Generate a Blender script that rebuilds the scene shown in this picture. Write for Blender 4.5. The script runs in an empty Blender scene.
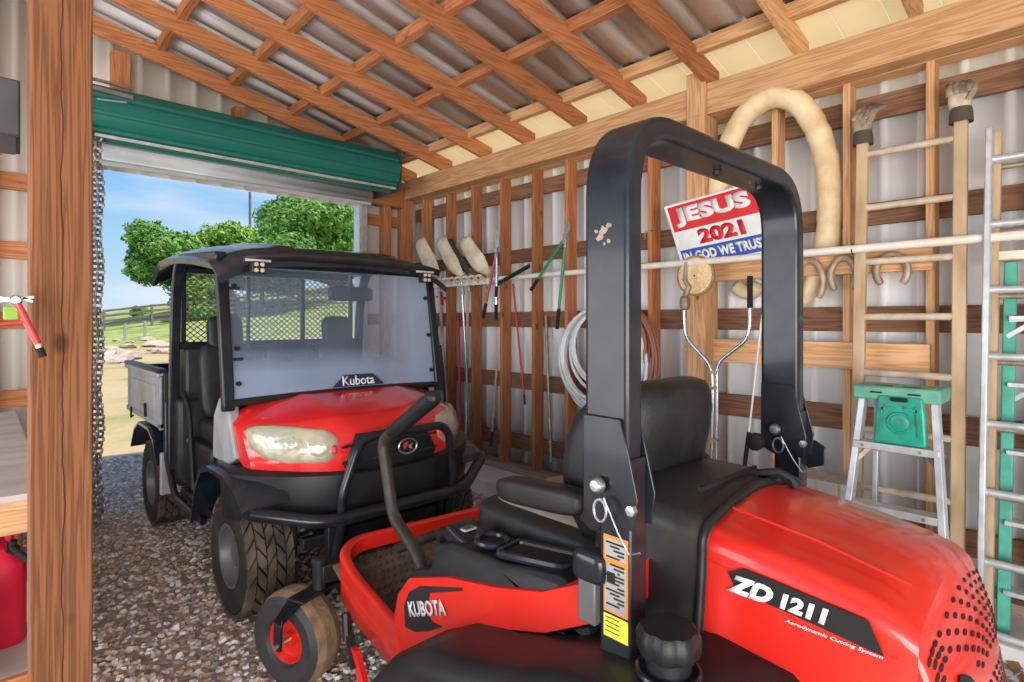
import bpy, math, random
from math import sin, cos, pi, atan, sqrt, radians
from mathutils import Vector as V, Matrix
random.seed(7)
SC = bpy.context.scene
COL = SC.collection
# ---------------------------------------------------------------- camera, sky, sun, exposure
FPX = 569.0
YAW = atan(532 / 569.0)
EYE = 1.6
cam = bpy.data.cameras.new('camera'); camo = bpy.data.objects.new('camera', cam); COL.objects.link(camo)
camo.location = (0, 0, EYE); camo.rotation_euler = (pi / 2, 0, -YAW)
cam.sensor_width = 36; cam.lens = 36 * FPX / 1024; cam.shift_y = -21 / 1024; cam.clip_start = 0.02; cam.clip_end = 500
SC.camera = camo
SC.view_settings.view_transform = 'Standard'; SC.view_settings.look = 'None'
SC.view_settings.exposure = EXPOSURE = 0.62; SC.view_settings.gamma = 1; SC.view_settings.use_curve_mapping = False
SKY_STRENGTH = 0.62
SUN_STRENGTH = 3.6
world = bpy.data.worlds.new('sky'); SC.world = world; world.use_nodes = True
wn = world.node_tree.nodes; wl = world.node_tree.links; wn.clear()
def wnode(t, **k):
    n = wn.new(t)
    for a, b in k.items(): setattr(n, a, b)
    return n
tc = wnode('ShaderNodeTexCoord'); sep = wnode('ShaderNodeSeparateXYZ'); wl.new(tc.outputs['Generated'], sep.inputs[0])
rp = wnode('ShaderNodeValToRGB'); wl.new(sep.outputs['Z'], rp.inputs[0])
rp.color_ramp.elements[0].color = (.72, .88, 1.0, 1); rp.color_ramp.elements[1].color = (.16, .36, .78, 1)
rp.color_ramp.elements.new(.10).color = (.45, .74, 1.0, 1); rp.color_ramp.elements.new(.30).color = (.20, .50, 1.0, 1)
mp = wnode('ShaderNodeMapping'); mp.inputs['Scale'].default_value = (1.6, 1.6, 7); mp.inputs['Location'].default_value = (.3, .1, .2)
wl.new(tc.outputs['Generated'], mp.inputs[0])
nz = wnode('ShaderNodeTexNoise'); nz.inputs['Scale'].default_value = 1.7; nz.inputs['Detail'].default_value = 6; nz.inputs['Roughness'].default_value = .5
wl.new(mp.outputs[0], nz.inputs[0])
cr = wnode('ShaderNodeMapRange'); cr.inputs[1].default_value = .46; cr.inputs[2].default_value = .72; wl.new(nz.outputs['Fac'], cr.inputs[0])
mx = wnode('ShaderNodeMix', data_type='RGBA'); wl.new(cr.outputs[0], mx.inputs[0]); wl.new(rp.outputs[0], mx.inputs[6]); mx.inputs[7].default_value = (.95, .98, 1.05, 1)
bg = wnode('ShaderNodeBackground'); bg.inputs[1].default_value = SKY_STRENGTH; wl.new(mx.outputs[2], bg.inputs[0])
wo = wnode('ShaderNodeOutputWorld'); wl.new(bg.outputs[0], wo.inputs[0])
sl = bpy.data.lights.new('sun', 'SUN'); sl.energy = SUN_STRENGTH; sl.angle = .02; sl.color = (1, .93, .82)
so = bpy.data.objects.new('sun', sl); COL.objects.link(so)
SUN_DIR = V((-.25, .50, -.86)).normalized()          # light travels this way
so.rotation_euler = SUN_DIR.to_track_quat('-Z', 'Y').to_euler()
# added area lamps stand in for daylight and ground bounce from open sides
def area(name, loc, target, sx, sy, power, color):
    l = bpy.data.lights.new(name, 'AREA'); l.shape = 'RECTANGLE'; l.size = sx; l.size_y = sy; l.energy = power; l.color = color
    o = bpy.data.objects.new(name, l); COL.objects.link(o); o.location = loc
    o.rotation_euler = (V(target) - V(loc)).to_track_quat('-Z', 'Y').to_euler()
area('open_side_fill', (-2.0, -2.2, 1.1), (2.0, 3.0, 2.5), 4.4, 2.0, 235, (1, .96, .90))  # unseen fill lamp, aimed up like bounce off sunlit ground
area('left_bay_fill', (-2.2, 3.2, 1.4), (3.0, 3.2, 2.1), 3.0, 2.0, 75, (.95, .97, 1))  # second unseen lamp, added to fill from the left

# ---------------------------------------------------------------- pixel ray of the photograph -> point of the place
FW = (sin(YAW), cos(YAW)); RT = (cos(YAW), -sin(YAW))
def W(px, py, X=None, Y=None, Z=None):
    s = (px - 512) / FPX; q = (320 - py) / FPX
    d = (FW[0] + s * RT[0], FW[1] + s * RT[1], q)
    t = X / d[0] if X is not None else Y / d[1] if Y is not None else (Z - EYE) / d[2]
    return V((d[0] * t, d[1] * t, EYE + d[2] * t))

# ---------------------------------------------------------------- materials
MATS = {}
def mat(name, color, rough=.5, metal=0, c2=None, scale=8, stretch=(1, 1, 1), bump=0, bscale=None, spec=.5, coat=0, detail=5, lo=.35, hi=.65, transmission=0, ior=1.45, perobj=0):
    if name in MATS: return MATS[name]
    m = bpy.data.materials.new(name); m.use_nodes = True; nt = m.node_tree; n = nt.nodes; b = n['Principled BSDF']
    b.inputs['Roughness'].default_value = rough; b.inputs['Metallic'].default_value = metal
    b.inputs['Specular IOR Level'].default_value = spec; b.inputs['Coat Weight'].default_value = coat; b.inputs['Coat Roughness'].default_value = .08
    b.inputs['Transmission Weight'].default_value = transmission; b.inputs['IOR'].default_value = ior
    b.inputs['Base Color'].default_value = (*color, 1)
    if c2 is None: c2 = tuple(min(1, c * .82 + .004) for c in color)
    tc = n.new('ShaderNodeTexCoord'); mp = n.new('ShaderNodeMapping'); mp.inputs['Scale'].default_value = stretch
    nt.links.new(tc.outputs['Object'], mp.inputs[0])
    if perobj:
        oi = n.new('ShaderNodeObjectInfo'); ml = n.new('ShaderNodeVectorMath'); ml.operation = 'SCALE'; ml.inputs[0].default_value = (37, 23, 51)
        nt.links.new(oi.outputs['Random'], ml.inputs[3]); nt.links.new(ml.outputs[0], mp.inputs['Location'])
    nz = n.new('ShaderNodeTexNoise'); nz.inputs['Scale'].default_value = scale; nz.inputs['Detail'].default_value = detail
    nt.links.new(mp.outputs[0], nz.inputs[0])
    mr = n.new('ShaderNodeMapRange'); mr.inputs[1].default_value = lo; mr.inputs[2].default_value = hi; nt.links.new(nz.outputs['Fac'], mr.inputs[0])
    mi = n.new('ShaderNodeMix'); mi.data_type = 'RGBA'; nt.links.new(mr.outputs[0], mi.inputs[0])
    mi.inputs[6].default_value = (*color, 1); mi.inputs[7].default_value = (*c2, 1)
    nt.links.new(mi.outputs[2], b.inputs['Base Color'])
    if bump:
        bp = n.new('ShaderNodeBump'); bp.inputs['Strength'].default_value = bump; bp.inputs['Distance'].default_value = .01
        if bscale:
            n2 = n.new('ShaderNodeTexNoise'); n2.inputs['Scale'].default_value = bscale; n2.inputs['Detail'].default_value = 6
            nt.links.new(mp.outputs[0], n2.inputs[0]); nt.links.new(n2.outputs['Fac'], bp.inputs['Height'])
        else: nt.links.new(nz.outputs['Fac'], bp.inputs['Height'])
        nt.links.new(bp.outputs[0], b.inputs['Normal'])
    MATS[name] = m; return m
def wood(name, c, c2, axis, knots=True, crack=False, contrast=1.0, freq=22):
    """sawn softwood: long wavering grain along one axis, a few knots"""
    if name in MATS: return MATS[name]
    m = bpy.data.materials.new(name); m.use_nodes = True; nt = m.node_tree; n = nt.nodes; L = nt.links; b = n['Principled BSDF']
    b.inputs['Roughness'].default_value = .75; b.inputs['Specular IOR Level'].default_value = .25
    tc = n.new('ShaderNodeTexCoord'); oi = n.new('ShaderNodeObjectInfo')
    ml = n.new('ShaderNodeVectorMath'); ml.operation = 'SCALE'; ml.inputs[0].default_value = (17, 13, 19); L.new(oi.outputs['Random'], ml.inputs[3])
    ad = n.new('ShaderNodeVectorMath'); L.new(tc.outputs['Object'], ad.inputs[0]); L.new(ml.outputs[0], ad.inputs[1])
    mp = n.new('ShaderNodeMapping'); s = [freq] * 3; s[axis] = 1.1; mp.inputs['Scale'].default_value = s; L.new(ad.outputs[0], mp.inputs[0])
    nz = n.new('ShaderNodeTexNoise'); nz.inputs['Scale'].default_value = .8; nz.inputs['Detail'].default_value = 2; L.new(mp.outputs[0], nz.inputs[0])
    mu = n.new('ShaderNodeMath'); mu.operation = 'MULTIPLY'; mu.inputs[1].default_value = 46; L.new(nz.outputs['Fac'], mu.inputs[0])
    si = n.new('ShaderNodeMath'); si.operation = 'SINE'; L.new(mu.outputs[0], si.inputs[0])
    mr = n.new('ShaderNodeMapRange'); mr.inputs[1].default_value = -.6; mr.inputs[2].default_value = 1.1; L.new(si.outputs[0], mr.inputs[0])
    n3 = n.new('ShaderNodeTexNoise'); n3.inputs['Scale'].default_value = 9; n3.inputs['Detail'].default_value = 6; L.new(mp.outputs[0], n3.inputs[0])
    mm = n.new('ShaderNodeMath'); mm.operation = 'MULTIPLY'; L.new(mr.outputs[0], mm.inputs[0]); L.new(n3.outputs['Fac'], mm.inputs[1])
    m2 = n.new('ShaderNodeMath'); m2.operation = 'MULTIPLY'; m2.inputs[1].default_value = 1.3 * contrast; L.new(mm.outputs[0], m2.inputs[0]); m2.use_clamp = True
    mi = n.new('ShaderNodeMix'); mi.data_type = 'RGBA'; L.new(m2.outputs[0], mi.inputs[0]); mi.inputs[6].default_value = (*c, 1); mi.inputs[7].default_value = (*c2, 1)
    # tone of each board
    hs = n.new('ShaderNodeHueSaturation'); mv = n.new('ShaderNodeMapRange'); mv.inputs[3].default_value = .8; mv.inputs[4].default_value = 1.2
    L.new(oi.outputs['Random'], mv.inputs[0]); L.new(mv.outputs[0], hs.inputs['Value']); L.new(mi.outputs[2], hs.inputs['Color'])
    out = hs.outputs[0]
    if knots:
        vm = n.new('ShaderNodeMapping'); s = [2.2, 2.2, 2.2]; s[axis] = 1.3; vm.inputs['Scale'].default_value = s; L.new(ad.outputs[0], vm.inputs[0])
        vo = n.new('ShaderNodeTexVoronoi'); vo.inputs['Scale'].default_value = 2; L.new(vm.outputs[0], vo.inputs[0])
        kr = n.new('ShaderNodeMapRange'); kr.inputs[1].default_value = .04; kr.inputs[2].default_value = .10; kr.inputs[3].default_value = .75; kr.inputs[4].default_value = 0
        L.new(vo.outputs['Distance'], kr.inputs[0])
        k = n.new('ShaderNodeMix'); k.data_type = 'RGBA'; L.new(kr.outputs[0], k.inputs[0]); L.new(out, k.inputs[6]); k.inputs[7].default_value = (c2[0] * .35, c2[1] * .3, c2[2] * .3, 1)
        out = k.outputs[2]
    L.new(out, b.inputs['Base Color'])
    bp = n.new('ShaderNodeBump'); bp.inputs['Strength'].default_value = .25; bp.inputs['Distance'].default_value = .004; L.new(m2.outputs[0], bp.inputs['Height']); L.new(bp.outputs[0], b.inputs['Normal'])
    MATS[name] = m; return m
AX = 'xyz'
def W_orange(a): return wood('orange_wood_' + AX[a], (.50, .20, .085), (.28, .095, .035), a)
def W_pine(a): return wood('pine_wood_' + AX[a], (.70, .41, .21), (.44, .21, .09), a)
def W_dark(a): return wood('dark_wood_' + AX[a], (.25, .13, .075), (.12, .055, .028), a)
def W_grey(a): return wood('weathered_wood_' + AX[a], (.42, .32, .24), (.22, .15, .10), a)
M = {}
M['red'] = mat('red_paint', (.66, .018, .010), .32, 0, (.57, .015, .008), 5, coat=.5)
M['utvred'] = mat('utv_red_paint', (.72, .018, .018), .25, 0, (.60, .015, .015), 5, coat=.8)
M['black'] = mat('black_plastic', (.014, .015, .017), .42, 0, (.008, .009, .010), 12, bump=.08, bscale=250, spec=.35)
M['dusty'] = mat('dusty_black_plastic', (.016, .016, .017), .5, 0, (.045, .038, .031), 9, bump=.08, bscale=200, lo=.45, hi=.85)
M['blue_black'] = mat('glossy_dark_plastic', (.015, .019, .026), .2, 0, (.010, .013, .017), 10)
M['gloss'] = mat('gloss_black_steel', (.007, .009, .014), .3, .0, (.016, .018, .022), 14, coat=.15, spec=.35)
M['vinyl'] = mat('black_vinyl', (.007, .007, .009), .48, 0, (.016, .016, .016), 20, bump=.15, bscale=180)
M['tan_vinyl'] = mat('dusty_vinyl', (.22, .185, .15), .6, 0, (.13, .11, .095), 6, bump=.1, bscale=180)
M['rubber'] = mat('tyre_rubber', (.045, .038, .032), .8, 0, (.17, .12, .08), 9, lo=.4, hi=.75)
M['rubberd'] = mat('tyre_groove', (.014, .012, .011), .85, 0, (.05, .034, .022), 9, lo=.45, hi=.8)
M['rubber2'] = mat('caster_rubber', (.02, .02, .022), .6, 0, (.03, .028, .027), 9)
M['mud'] = mat('muddy_rubber', (.28, .17, .09), .9, 0, (.13, .09, .06), 12, bump=.4, bscale=60)
M['rim'] = mat('dark_rim', (.12, .12, .125), .45, .3)
M['steel'] = mat('bare_steel', (.55, .56, .58), .3, .9)
M['chrome'] = mat('grey_tube', (.62, .65, .72), .25, .85)
M['alu'] = mat('aluminium', (.72, .76, .78), .42, .55, (.55, .57, .58), 14)
M['dull'] = mat('tarnished_steel', (.42, .36, .30), .5, .6, (.28, .2, .14), 14)
M['tan'] = mat('ladder_wood', (.62, .46, .29), .7, 0, (.40, .27, .15), 9, (1, 1, .25), bump=.15)
M['rung'] = mat('pale_rung', (.66, .56, .44), .6, 0, (.45, .34, .24), 12)
M['siding'] = mat('siding_metal', (.88, .89, .90), .42, .05, (.74, .74, .75), 1.5, (1, 1, .25))
M['gable'] = mat('gable_panel', (.80, .75, .68), .6, 0, (.68, .63, .57), 1.5, (1, 1, .25))
M['roof'] = mat('galvanised_roof', (.93, .94, .97), .5, .0, (.55, .50, .47), 1.6, (.35, 2.2, 1), lo=.46, hi=.62)
def translucent(name, c):
    m = bpy.data.materials.new(name); m.use_nodes = True; nt = m.node_tree; n = nt.nodes; b = n['Principled BSDF']; b.inputs['Base Color'].default_value = (*c, 1); b.inputs['Roughness'].default_value = .5
    t = n.new('ShaderNodeBsdfTranslucent'); t.inputs[0].default_value = (*c, 1); x = n.new('ShaderNodeMixShader'); x.inputs[0].default_value = .5
    nt.links.new(b.outputs[0], x.inputs[1]); nt.links.new(t.outputs[0], x.inputs[2]); nt.links.new(x.outputs[0], n['Material Output'].inputs[0]); return m
M['cream'] = translucent('cream_translucent_sheet', (.90, .80, .58))
M['green'] = mat('green_roll_door', (.014, .16, .125), .35, 0, (.012, .145, .112), 3, coat=.2)
M['door_grey'] = mat('door_back_metal', (.62, .63, .65), .45, .2, (.52, .53, .55), 4)
M['white'] = mat('white_pvc', (.82, .78, .70), .4, 0, (.74, .68, .58), 10)
M['whitep'] = mat('white_plastic', (.86, .85, .82), .45)
M['duct'] = mat('cream_canvas_duct', (.82, .66, .42), .7, 0, (.62, .42, .21), 7, lo=.42, hi=.75, bump=.5, bscale=16)
M['bristle'] = mat('cream_blade', (.88, .80, .66), .6, 0, (.66, .52, .36), 7)
M['glove'] = mat('worn_glove', (.42, .33, .25), .9, 0, (.10, .075, .055), 14, bump=.4, bscale=50)
M['gdark'] = mat('glove_cuff', (.09, .075, .06), .9)
M['gpale'] = mat('glove_band', (.62, .52, .40), .9, 0, (.40, .30, .20), 20)
M['redh'] = mat('red_handle', (.62, .05, .06), .4)
M['yellow'] = mat('yellow_strap', (.85, .58, .02), .6)
M['greenh'] = mat('green_handle', (.02, .28, .13), .35)
M['fibre'] = mat('green_fibreglass', (.10, .48, .36), .45, 0, (.07, .36, .28), 12)
M['grtop'] = mat('green_ladder_plastic', (.16, .46, .31), .5, 0, (.10, .34, .24), 16)
M['grcase'] = mat('green_tray_plastic', (.02, .40, .27), .3, 0, (.03, .27, .19), 18, bump=.3, bscale=25)
M['curb'] = mat('pale_curb', (.78, .75, .73), .8, 0, (.62, .58, .55), 3)
M['concrete'] = mat('concrete', (.47, .44, .39), .9, 0, (.38, .35, .31), 9, bump=.3, bscale=50)
M['hose'] = mat('pale_hose', (.80, .84, .84), .35)
M['hose2'] = mat('brown_hose', (.36, .13, .08), .45)
M['hose3'] = mat('green_grey_hose', (.22, .29, .27), .45)
M['lens'] = mat('cream_headlamp', (.70, .62, .43), .12, .1, (.50, .43, .28), 9, lo=.40, hi=.7, bump=.25, bscale=9, coat=1)
M['lever'] = mat('worn_black_tube', (.03, .026, .022), .5, .2, (.075, .055, .04), 20, lo=.5, hi=.8)
M['navy'] = mat('navy_print', (.012, .02, .07), .4)
M['silver'] = mat('silver_print', (.62, .62, .62), .4, .2)
M['orange'] = mat('orange_label', (.85, .20, .03), .5)
M['labelw'] = mat('grey_label', (.30, .30, .28), .5)
M['ylabel'] = mat('yellow_label', (.75, .70, .05), .5)
M['signred'] = mat('sign_red', (.72, .02, .03), .5)
M['signblue'] = mat('sign_blue', (.02, .09, .42), .5)
M['signwhite'] = mat('sign_white', (.88, .88, .88), .5)
M['greybox'] = mat('dark_grey_steel', (.085, .088, .10), .5, .2, (.06, .06, .07), 6)
M['fuelred'] = mat('red_fuel_plastic', (.62, .01, .04), .3, 0, (.5, .01, .04), 6)
M['pink'] = mat('pale_plastic', (.80, .62, .60), .4)
M['ply'] = mat('plywood', (.55, .50, .45), .8, 0, (.42, .36, .31), 7, (.3, 1, 1))
M['grate'] = mat('brown_grate', (.13, .085, .05), .75, 0, (.05, .04, .035), 30)
M['bark'] = mat('bark', (.17, .12, .085), .9, 0, (.09, .065, .05), 12)
M['leafA'] = mat('leaf_mid', (.14, .33, .04), .6, 0, (.36, .54, .08), 1.1)
M['leafB'] = mat('leaf_dark', (.08, .22, .035), .6, 0, (.22, .42, .07), 1.1)
M['rock'] = mat('rock', (.60, .47, .38), .9, 0, (.36, .28, .24), 2)
M['fence'] = mat('fence_board', (.13, .11, .10), .9, 0, (.20, .17, .15), 3)
M['disc'] = wood('sawn_disc', (.80, .60, .34), (.60, .38, .18), 0, knots=False)
M['cork'] = mat('disc_edge', (.45, .28, .15), .9, 0, (.25, .15, .08), 40)
M['shoe'] = mat('horseshoe_iron', (.50, .40, .31), .55, .35, (.32, .22, .15), 20)
M['glasscover'] = mat('cream_lamp_cover', (.74, .68, .52), .08, 0, (.62, .55, .38), 6, coat=1)
M['glasscover'].node_tree.nodes['Principled BSDF'].inputs['Alpha'].default_value = .5
M['housing'] = mat('lamp_housing', (.58, .54, .44), .3, .4, (.22, .18, .12), 26, lo=.45, hi=.62, bump=.6, bscale=30)
M['reflector'] = mat('lamp_reflector', (.80, .78, .72), .12, .9, (.45, .42, .36), 30, bump=.5, bscale=40)
M['hole'] = mat('dark_opening', (.008, .007, .007), .8)
def leafy(name):
    n = MATS[name].node_tree.nodes; b = n['Principled BSDF']; b.inputs['Subsurface Weight'].default_value = 0
for _k in ('leaf_mid', 'leaf_dark'): leafy(_k)

# ---------------------------------------------------------------- mesh collecting
ORIG = {}
class MB:
    def __init__(s): s.v = []; s.f = []; s.mi = []; s.cur = 0
    def quad(s, *p):
        i = len(s.v); s.v += [tuple(q) for q in p]; s.f.append(tuple(range(i, i + len(p)))); s.mi.append(s.cur); return s
    def box(s, x0, x1, y0, y1, z0, z1):
        i = len(s.v)
        s.v += [(x, y, z) for z in (z0, z1) for x, y in ((x0, y0), (x1, y0), (x1, y1), (x0, y1))]
        for q in ((0, 3, 2, 1), (4, 5, 6, 7), (0, 1, 5, 4), (1, 2, 6, 5), (2, 3, 7, 6), (3, 0, 4, 7)):
            s.f.append(tuple(i + k for k in q)); s.mi.append(s.cur)
        return s
    def bar(s, a, b, w, h, up=(0, 0, 1)):
        """rectangular bar from a to b: w across, h along 'up'"""
        a = V(a); b = V(b); t = (b - a).normalized(); u = V(up); sd = t.cross(u)
        if sd.length < 1e-4: sd = t.cross(V((0, 1, 0)))
        sd.normalize(); u = sd.cross(t).normalized()
        i = len(s.v)
        for p in (a, b):
            for k, l in ((-1, -1), (1, -1), (1, 1), (-1, 1)): s.v.append(tuple(p + sd * (k * w / 2) + u * (l * h / 2)))
        for q in ((3, 2, 1, 0), (4, 5, 6, 7), (0, 1, 5, 4), (1, 2, 6, 5), (2, 3, 7, 6), (3, 0, 4, 7)):
            s.f.append(tuple(i + k for k in q)); s.mi.append(s.cur)
        return s
    def loft(s, rings, closed=True, cap=True):
        i0 = len(s.v); n = len(rings[0])
        for r in rings: s.v += [tuple(p) for p in r]
        for k in range(len(rings) - 1):
            a = i0 + k * n; b = a + n
            for j in range(n if closed else n - 1):
                s.f.append((a + j, a + (j + 1) % n, b + (j + 1) % n, b + j)); s.mi.append(s.cur)
        if cap:
            s.f.append(tuple(range(i0 + n - 1, i0 - 1, -1))); s.mi.append(s.cur)
            e = i0 + (len(rings) - 1) * n; s.f.append(tuple(range(e, e + n))); s.mi.append(s.cur)
        return s
    def sweep(s, pts, sec, up=(0, 0, 1), scale=None, cap=True, closed=False):
        """sweep a 2-D section [(side, up)...] along a path; section keeps to 'up'"""
        P = [V(p) for p in pts]; rings = []; prev = None
        for k, p in enumerate(P):
            if closed: t = P[(k + 1) % len(P)] - P[k - 1]
            else: t = P[min(k + 1, len(P) - 1)] - P[max(k - 1, 0)]
            t.normalize()
            sd = t.cross(V(up)) if prev is None or up is not None else None
            if up is not None:
                sd = t.cross(V(up))
                if sd.length < .05: sd = prev if prev is not None else t.cross(V((.3, .9, .1)))
                sd.normalize()
            if prev is not None and sd.dot(prev) < 0: sd = -sd
            sd = (sd - t * sd.dot(t)).normalized(); prev = sd; u = sd.cross(t).normalized()
            c = scale[k] if scale else 1
            rings.append([p + sd * (a * c) + u * (b * c) for a, b in sec])
        if closed: rings.append(rings[0])
        return s.loft(rings, True, cap and not closed)
    def tube(s, pts, r, n=10, cap=True, closed=False):
        P = [V(p) for p in pts]; rr = r if isinstance(r, (list, tuple)) else [r] * len(P); rings = []; sd = None
        for k, p in enumerate(P):
            t = (P[(k + 1) % len(P)] - P[k - 1]) if closed else (P[min(k + 1, len(P) - 1)] - P[max(k - 1, 0)])
            if t.length < 1e-9: t = V((0, 0, 1))
            t.normalize()
            if sd is None:
                sd = t.cross(V((0, 0, 1)))
                if sd.length < .1: sd = t.cross(V((1, 0, 0)))
            sd = (sd - t * sd.dot(t)).normalized(); u = sd.cross(t)
            rings.append([p + (sd * cos(2 * pi * j / n) + u * sin(2 * pi * j / n)) * rr[k] for j in range(n)])
        if closed:
            rings.append(rings[0]); cap = False
        return s.loft(rings, True, cap)
    def lathe(s, prof, c, axis=(0, 0, 1), n=32):
        """profile [(radius, height along axis)...] round axis through c"""
        a = V(axis).normalized(); e = a.cross(V((0, 0, 1)))
        if e.length < .1: e = a.cross(V((1, 0, 0)))
        e.normalize(); g = a.cross(e); c = V(c)
        rings = [[c + a * h + (e * cos(2 * pi * j / n) + g * sin(2 * pi * j / n)) * max(r, 1e-4) for j in range(n)] for r, h in prof]
        return s.loft(rings, True, True)
    def prism(s, poly, d):
        """polygon of 3-D points thickened by vector d"""
        d = V(d); P = [V(p) for p in poly]; return s.loft([P, [p + d for p in P]])
    def superq(s, c, r, e1=.35, e2=.35, R=None, nu=28, nv=16):
        def sp(v, e): return (abs(v) ** e) * (1 if v >= 0 else -1)
        c = V(c); rings = []
        for a in range(nv + 1):
            th = -pi / 2 + pi * a / nv; th = max(-pi / 2 + .02, min(pi / 2 - .02, th)); ring = []
            for b in range(nu):
                ph = 2 * pi * b / nu
                p = V((r[0] * sp(cos(th), e1) * sp(cos(ph), e2), r[1] * sp(cos(th), e1) * sp(sin(ph), e2), r[2] * sp(sin(th), e1)))
                if R is not None: p = R @ p
                ring.append(c + p)
            rings.append(ring)
        return s.loft(rings)
    def grid(s, fn, nu, nv):
        i0 = len(s.v)
        for a in range(nu + 1):
            for b in range(nv + 1): s.v.append(tuple(fn(a / nu, b / nv)))
        for a in range(nu):
            for b in range(nv):
                i = i0 + a * (nv + 1) + b; s.f.append((i, i + 1, i + nv + 2, i + nv + 1)); s.mi.append(s.cur)
        return s
    def build(s, name, m, parent=None, bevel=0, smooth=40, thick=0, org=None, seg=2, subdiv=0):
        if parent is not None: o0 = ORIG[parent.name] if parent.name in ORIG else V((0, 0, 0))
        elif org is not None: o0 = V(org)
        else:
            xs = [p[0] for p in s.v]; ys = [p[1] for p in s.v]; zs = [p[2] for p in s.v]
            o0 = V(((min(xs) + max(xs)) / 2, (min(ys) + max(ys)) / 2, min(zs)))
        me = bpy.data.meshes.new(name)
        me.from_pydata([(p[0] - o0.x, p[1] - o0.y, p[2] - o0.z) for p in s.v], [], s.f)
        for k in (m if isinstance(m, (list, tuple)) else [m]): me.materials.append(M[k] if isinstance(k, str) else k)
        me.polygons.foreach_set('material_index', s.mi); me.validate(); me.update()
        import bmesh
        bm = bmesh.new(); bm.from_mesh(me); bmesh.ops.recalc_face_normals(bm, faces=bm.faces); bm.to_mesh(me); bm.free()
        if smooth:
            me.polygons.foreach_set('use_smooth', [True] * len(me.polygons)); me.set_sharp_from_angle(angle=radians(smooth))
        o = bpy.data.objects.new(name, me); COL.objects.link(o); ORIG[o.name] = o0
        if parent is not None: o.parent = parent
        else: o.location = o0
        if thick:
            k = o.modifiers.new('thickness', 'SOLIDIFY'); k.thickness = thick; k.offset = 0
        if subdiv:
            k = o.modifiers.new('round', 'SUBSURF'); k.levels = subdiv; k.render_levels = subdiv
        if bevel:
            k = o.modifiers.new('edge', 'BEVEL'); k.width = bevel; k.segments = seg; k.limit_method = 'ANGLE'; k.angle_limit = radians(40)
        return o
def tag(o, label=None, cat=None, group=None, kind=None):
    if label: o['label'] = label
    if cat: o['category'] = cat
    if group: o['group'] = group
    if kind: o['kind'] = kind
    return o
def thing(name, loc, label=None, cat=None, group=None, kind=None):
    o = bpy.data.objects.new(name, None); COL.objects.link(o); o.location = loc; ORIG[o.name] = V(loc)
    o.empty_display_size = .1
    return tag(o, label, cat, group, kind)
def text(body, name, m, parent, origin, xd, yd, height, width=None, off=0, shear=0, ext=.0006, lift=.001):
    """lettering: cap height and overall width in metres, lying on the plane of xd, yd at origin (lower left)"""
    cu = bpy.data.curves.new('lettering', 'FONT'); cu.body = body; cu.size = 1; cu.offset = off; cu.shear = shear; cu.extrude = 0; cu.resolution_u = 3
    ob = bpy.data.objects.new('lettering', cu); COL.objects.link(ob)
    me = bpy.data.meshes.new_from_object(ob.evaluated_get(bpy.context.evaluated_depsgraph_get()))
    bpy.data.objects.remove(ob); bpy.data.curves.remove(cu)
    xs = [v.co.x for v in me.vertices]; ys = [v.co.y for v in me.vertices]
    x0, x1, y0, y1 = min(xs), max(xs), min(ys), max(ys)
    sy = height / (y1 - y0); sx = (width / (x1 - x0)) if width else sy
    xd = V(xd).normalized(); yd = V(yd).normalized(); nn = xd.cross(yd); o0 = ORIG[parent.name]
    for v in me.vertices:
        x = (v.co.x - x0) * sx; y = (v.co.y - y0) * sy
        v.co = V(origin) + xd * x + yd * y + nn * lift - o0
    me.materials.clear(); me.materials.append(M[m]); me.name = name
    o = bpy.data.objects.new(name, me); COL.objects.link(o); o.parent = parent; ORIG[o.name] = o0
    k = o.modifiers.new('thickness', 'SOLIDIFY'); k.thickness = ext
    return o
def arc(c, r, a0, a1, n, ax, ay):
    c = V(c); ax = V(ax); ay = V(ay)
    return [c + ax * (r * cos(a0 + (a1 - a0) * k / n)) + ay * (r * sin(a0 + (a1 - a0) * k / n)) for k in range(n + 1)]
def fillet(pts, r, n=6):
    """round the corners of a polyline"""
    P = [V(p) for p in pts]; out = [P[0]]
    for k in range(1, len(P) - 1):
        a = (P[k - 1] - P[k]); b = (P[k + 1] - P[k]); rr = min(r, a.length * .45, b.length * .45)
        p0 = P[k] + a.normalized() * rr; p1 = P[k] + b.normalized() * rr
        for j in range(n + 1):
            t = j / n; out.append(p0 * (1 - t) ** 2 + P[k] * (2 * t * (1 - t)) + p1 * t * t)
    out.append(P[-1]); return out
def spline(pts, n=8):
    P = [V(p) for p in pts]; out = []
    for i in range(len(P) - 1):
        p0 = P[max(i - 1, 0)]; p1 = P[i]; p2 = P[i + 1]; p3 = P[min(i + 2, len(P) - 1)]
        for k in range(n):
            t = k / n
            out.append(.5 * ((2 * p1) + (p2 - p0) * t + (2 * p0 - 5 * p1 + 4 * p2 - p3) * t * t + (3 * p1 - p0 - 3 * p2 + p3) * t ** 3))
    out.append(P[-1]); return out
# ================================================================= THE PLACE
STRUCT = 'structure'
def gz(x, y):
    """height of the land: flat at the shed, a gentle rise with a bank beyond"""
    d = x * FW[0] + y * FW[1]
    t = max(0, (y - 16)) / 26; r = min(t, 1.6)
    side = max(0, min(1.8, (x - 6) / 14))
    return r * r * (3 - 1.2 * r) * (.40 + .95 * side) + .04 * sin(x * .9) * sin(y * .7) * min(1, max(0, y - 8.5))
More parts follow.
